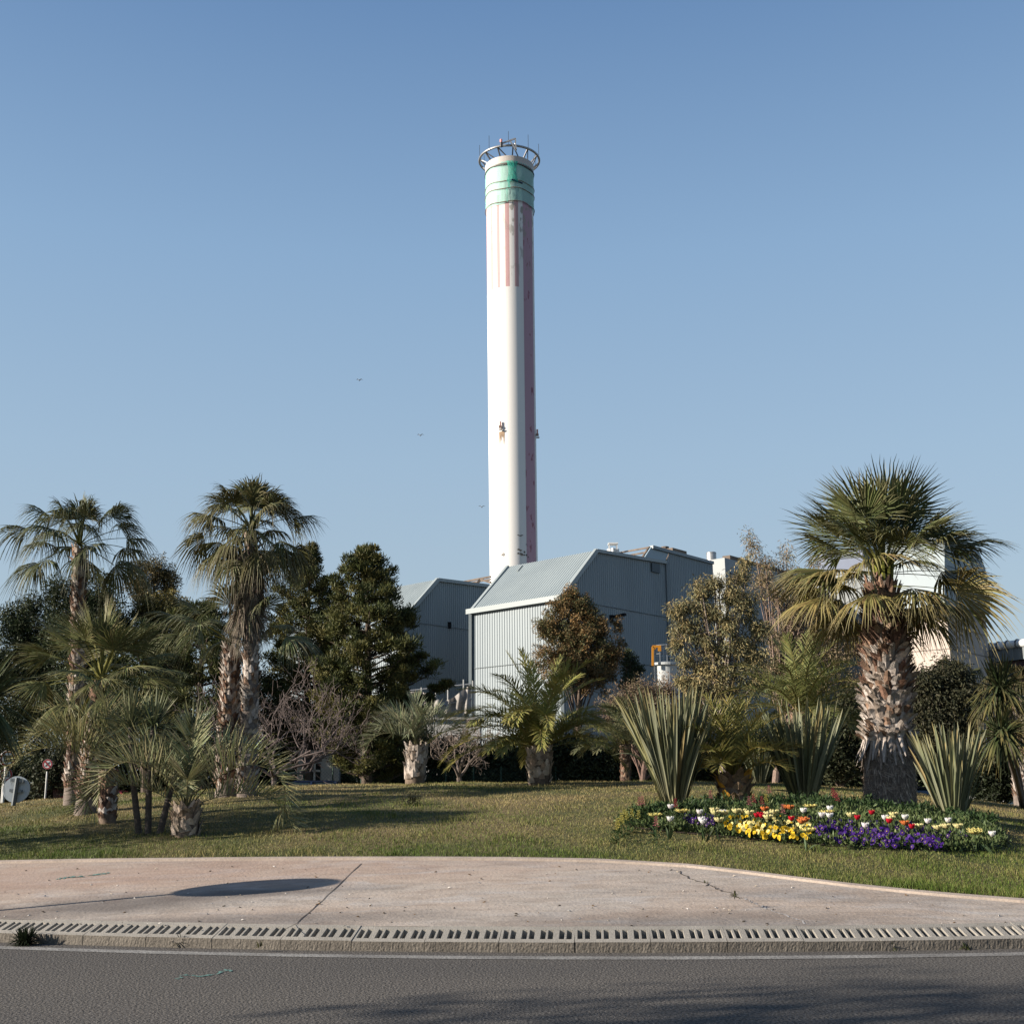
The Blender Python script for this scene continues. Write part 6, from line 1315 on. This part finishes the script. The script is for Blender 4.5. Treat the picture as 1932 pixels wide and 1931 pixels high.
for _ in range(n_):
    x_, y_ = rng.uniform(-20, 1950), rng.uniform(1632, 1748); d = ray(x_, y_); q = None
    for Y in np.arange(13, 22, .03):
        p = EYE + d * (Y / d[1])
        if p[2] <= apron_z(p[0], p[1]): q = p; break
    if q is None or q[1] > lawn_edge(q[0] / q[1]) - .15: continue
    s_ = rng.uniform(.008, .028); a = rng.uniform(0, 6.28); u = np.array([math.cos(a), math.sin(a), 0]) * s_; v_ = np.array([-math.sin(a), math.cos(a), 0]) * s_ * .5; c = np.array([(.10, .06, .03), (.35, .3, .24), (.5, .47, .43), (.05, .04, .03)][rng.integers(0, 4)]); q = q + UPV * .006
    b.add([q - u, q - v_, q + u + UPV * s_ * .4, q + v_, q + UPV * s_ * .5], [[0, 1, 4], [1, 2, 4], [2, 3, 4], [3, 0, 4]], c)
stuff(b.build('grit_and_leaves', BARK), 'scattered grit and dry leaf bits on the pink apron')
# gulls
for px, py, lb in ((909, 957, 'gull gliding just left of the chimney'), (793, 822, 'tiny gull further left in the sky, lower of two'), (678, 718, 'topmost tiny gull left of the chimney')):
    c = P(px, py, 95); b = MB(); b.tube([c + np.array([-.03, -.16, 0]), c, c + np.array([0, .15, .01])], [.015, .05, .015], 6, (.45, .45, .45))
    o = b.build('gull', PLAIN); b = MB(); tag(o, lb, 'bird', 'gulls'); rebase(o, c)
    for s_ in (-.5, .5): b.add([c + np.array([0, -.08, .02]), c + np.array([0, .12, .02]), c + np.array([s_ * .32, .1, .12]), c + np.array([s_ * .62, .2, .10]), c + np.array([s_ * .3, -.06, .13])], [[0, 1, 2, 4], [4, 2, 3, -1]], (.40, .40, .40))
    b.build('wings', PLAIN, o)
# dark low plant on the lawn
p = hit(777, 1519); b = MB(); sword_leaves(b, p, 160, .13, .010, (.030, .032, .014), (5, 70), .3, spread=.16, k=4); o = b.build('low_plant', LEAF); tag(o, 'low dark plant tuft alone on the open lawn', 'plant'); rebase(o, p)

# trees on the photographer's side of the road, left of the frame: they throw the soft shade on road and lawn
def street_tree(x, y, h, rr_, n, label):
    base = np.array([x, y, 0.0]); o = thing('street_tree', label, 'tree', base); top = base + UPV * h; b = MB(); b.tube(path([base, top], 8), np.linspace(.16, .06, 8), 8, (.15, .12, .1)); g = unit(rng.normal(0, 1, (n, 3))) * rng.random((n, 1)) ** .5 * np.array([rr_, rr_, rr_ * .7]); C = top + g
    for c in C[::2]: b.tube(path([top - UPV * rr_ * .5, c], 4), np.linspace(.05, .012, 4), 4, (.15, .12, .1), False)
    b.build('trunk', BARK, o); b = MB(); leaf_cloud(b, C, 30, np.full(n, .5), .18, .04, [(.05, .07, .025)]); b.build('crown', LEAF, o)
street_tree(-18.5, 2.4, 8.0, 3.4, 190, 'roadside tree standing left of the frame on the near side of the road')

bush = gnd(-900, 1560, 17.0); bush[0] = -13.4; bush[1] = 19.2; bush[2] = float(gz(-13.4, 19.2))
o = thing('lawn_tree', 'round tree on the lawn just left of the frame', 'tree', bush)
b = MB(); b.tube(path([bush - UPV * .1, bush + UPV * 3.2], 6), np.linspace(.14, .08, 6), 8, (.15, .12, .1)); b.build('trunk', BARK, o)
g = unit(rng.normal(0, 1, (70, 3))) * rng.random((70, 1)) ** .4 * np.array([2.0, 1.7, 1.5]); b = MB(); leaf_cloud(b, bush + UPV * 3.3 + g, 40, np.full(70, .42), .16, .035, [(.08, .10, .04)]); b.build('crown', LEAF, o)
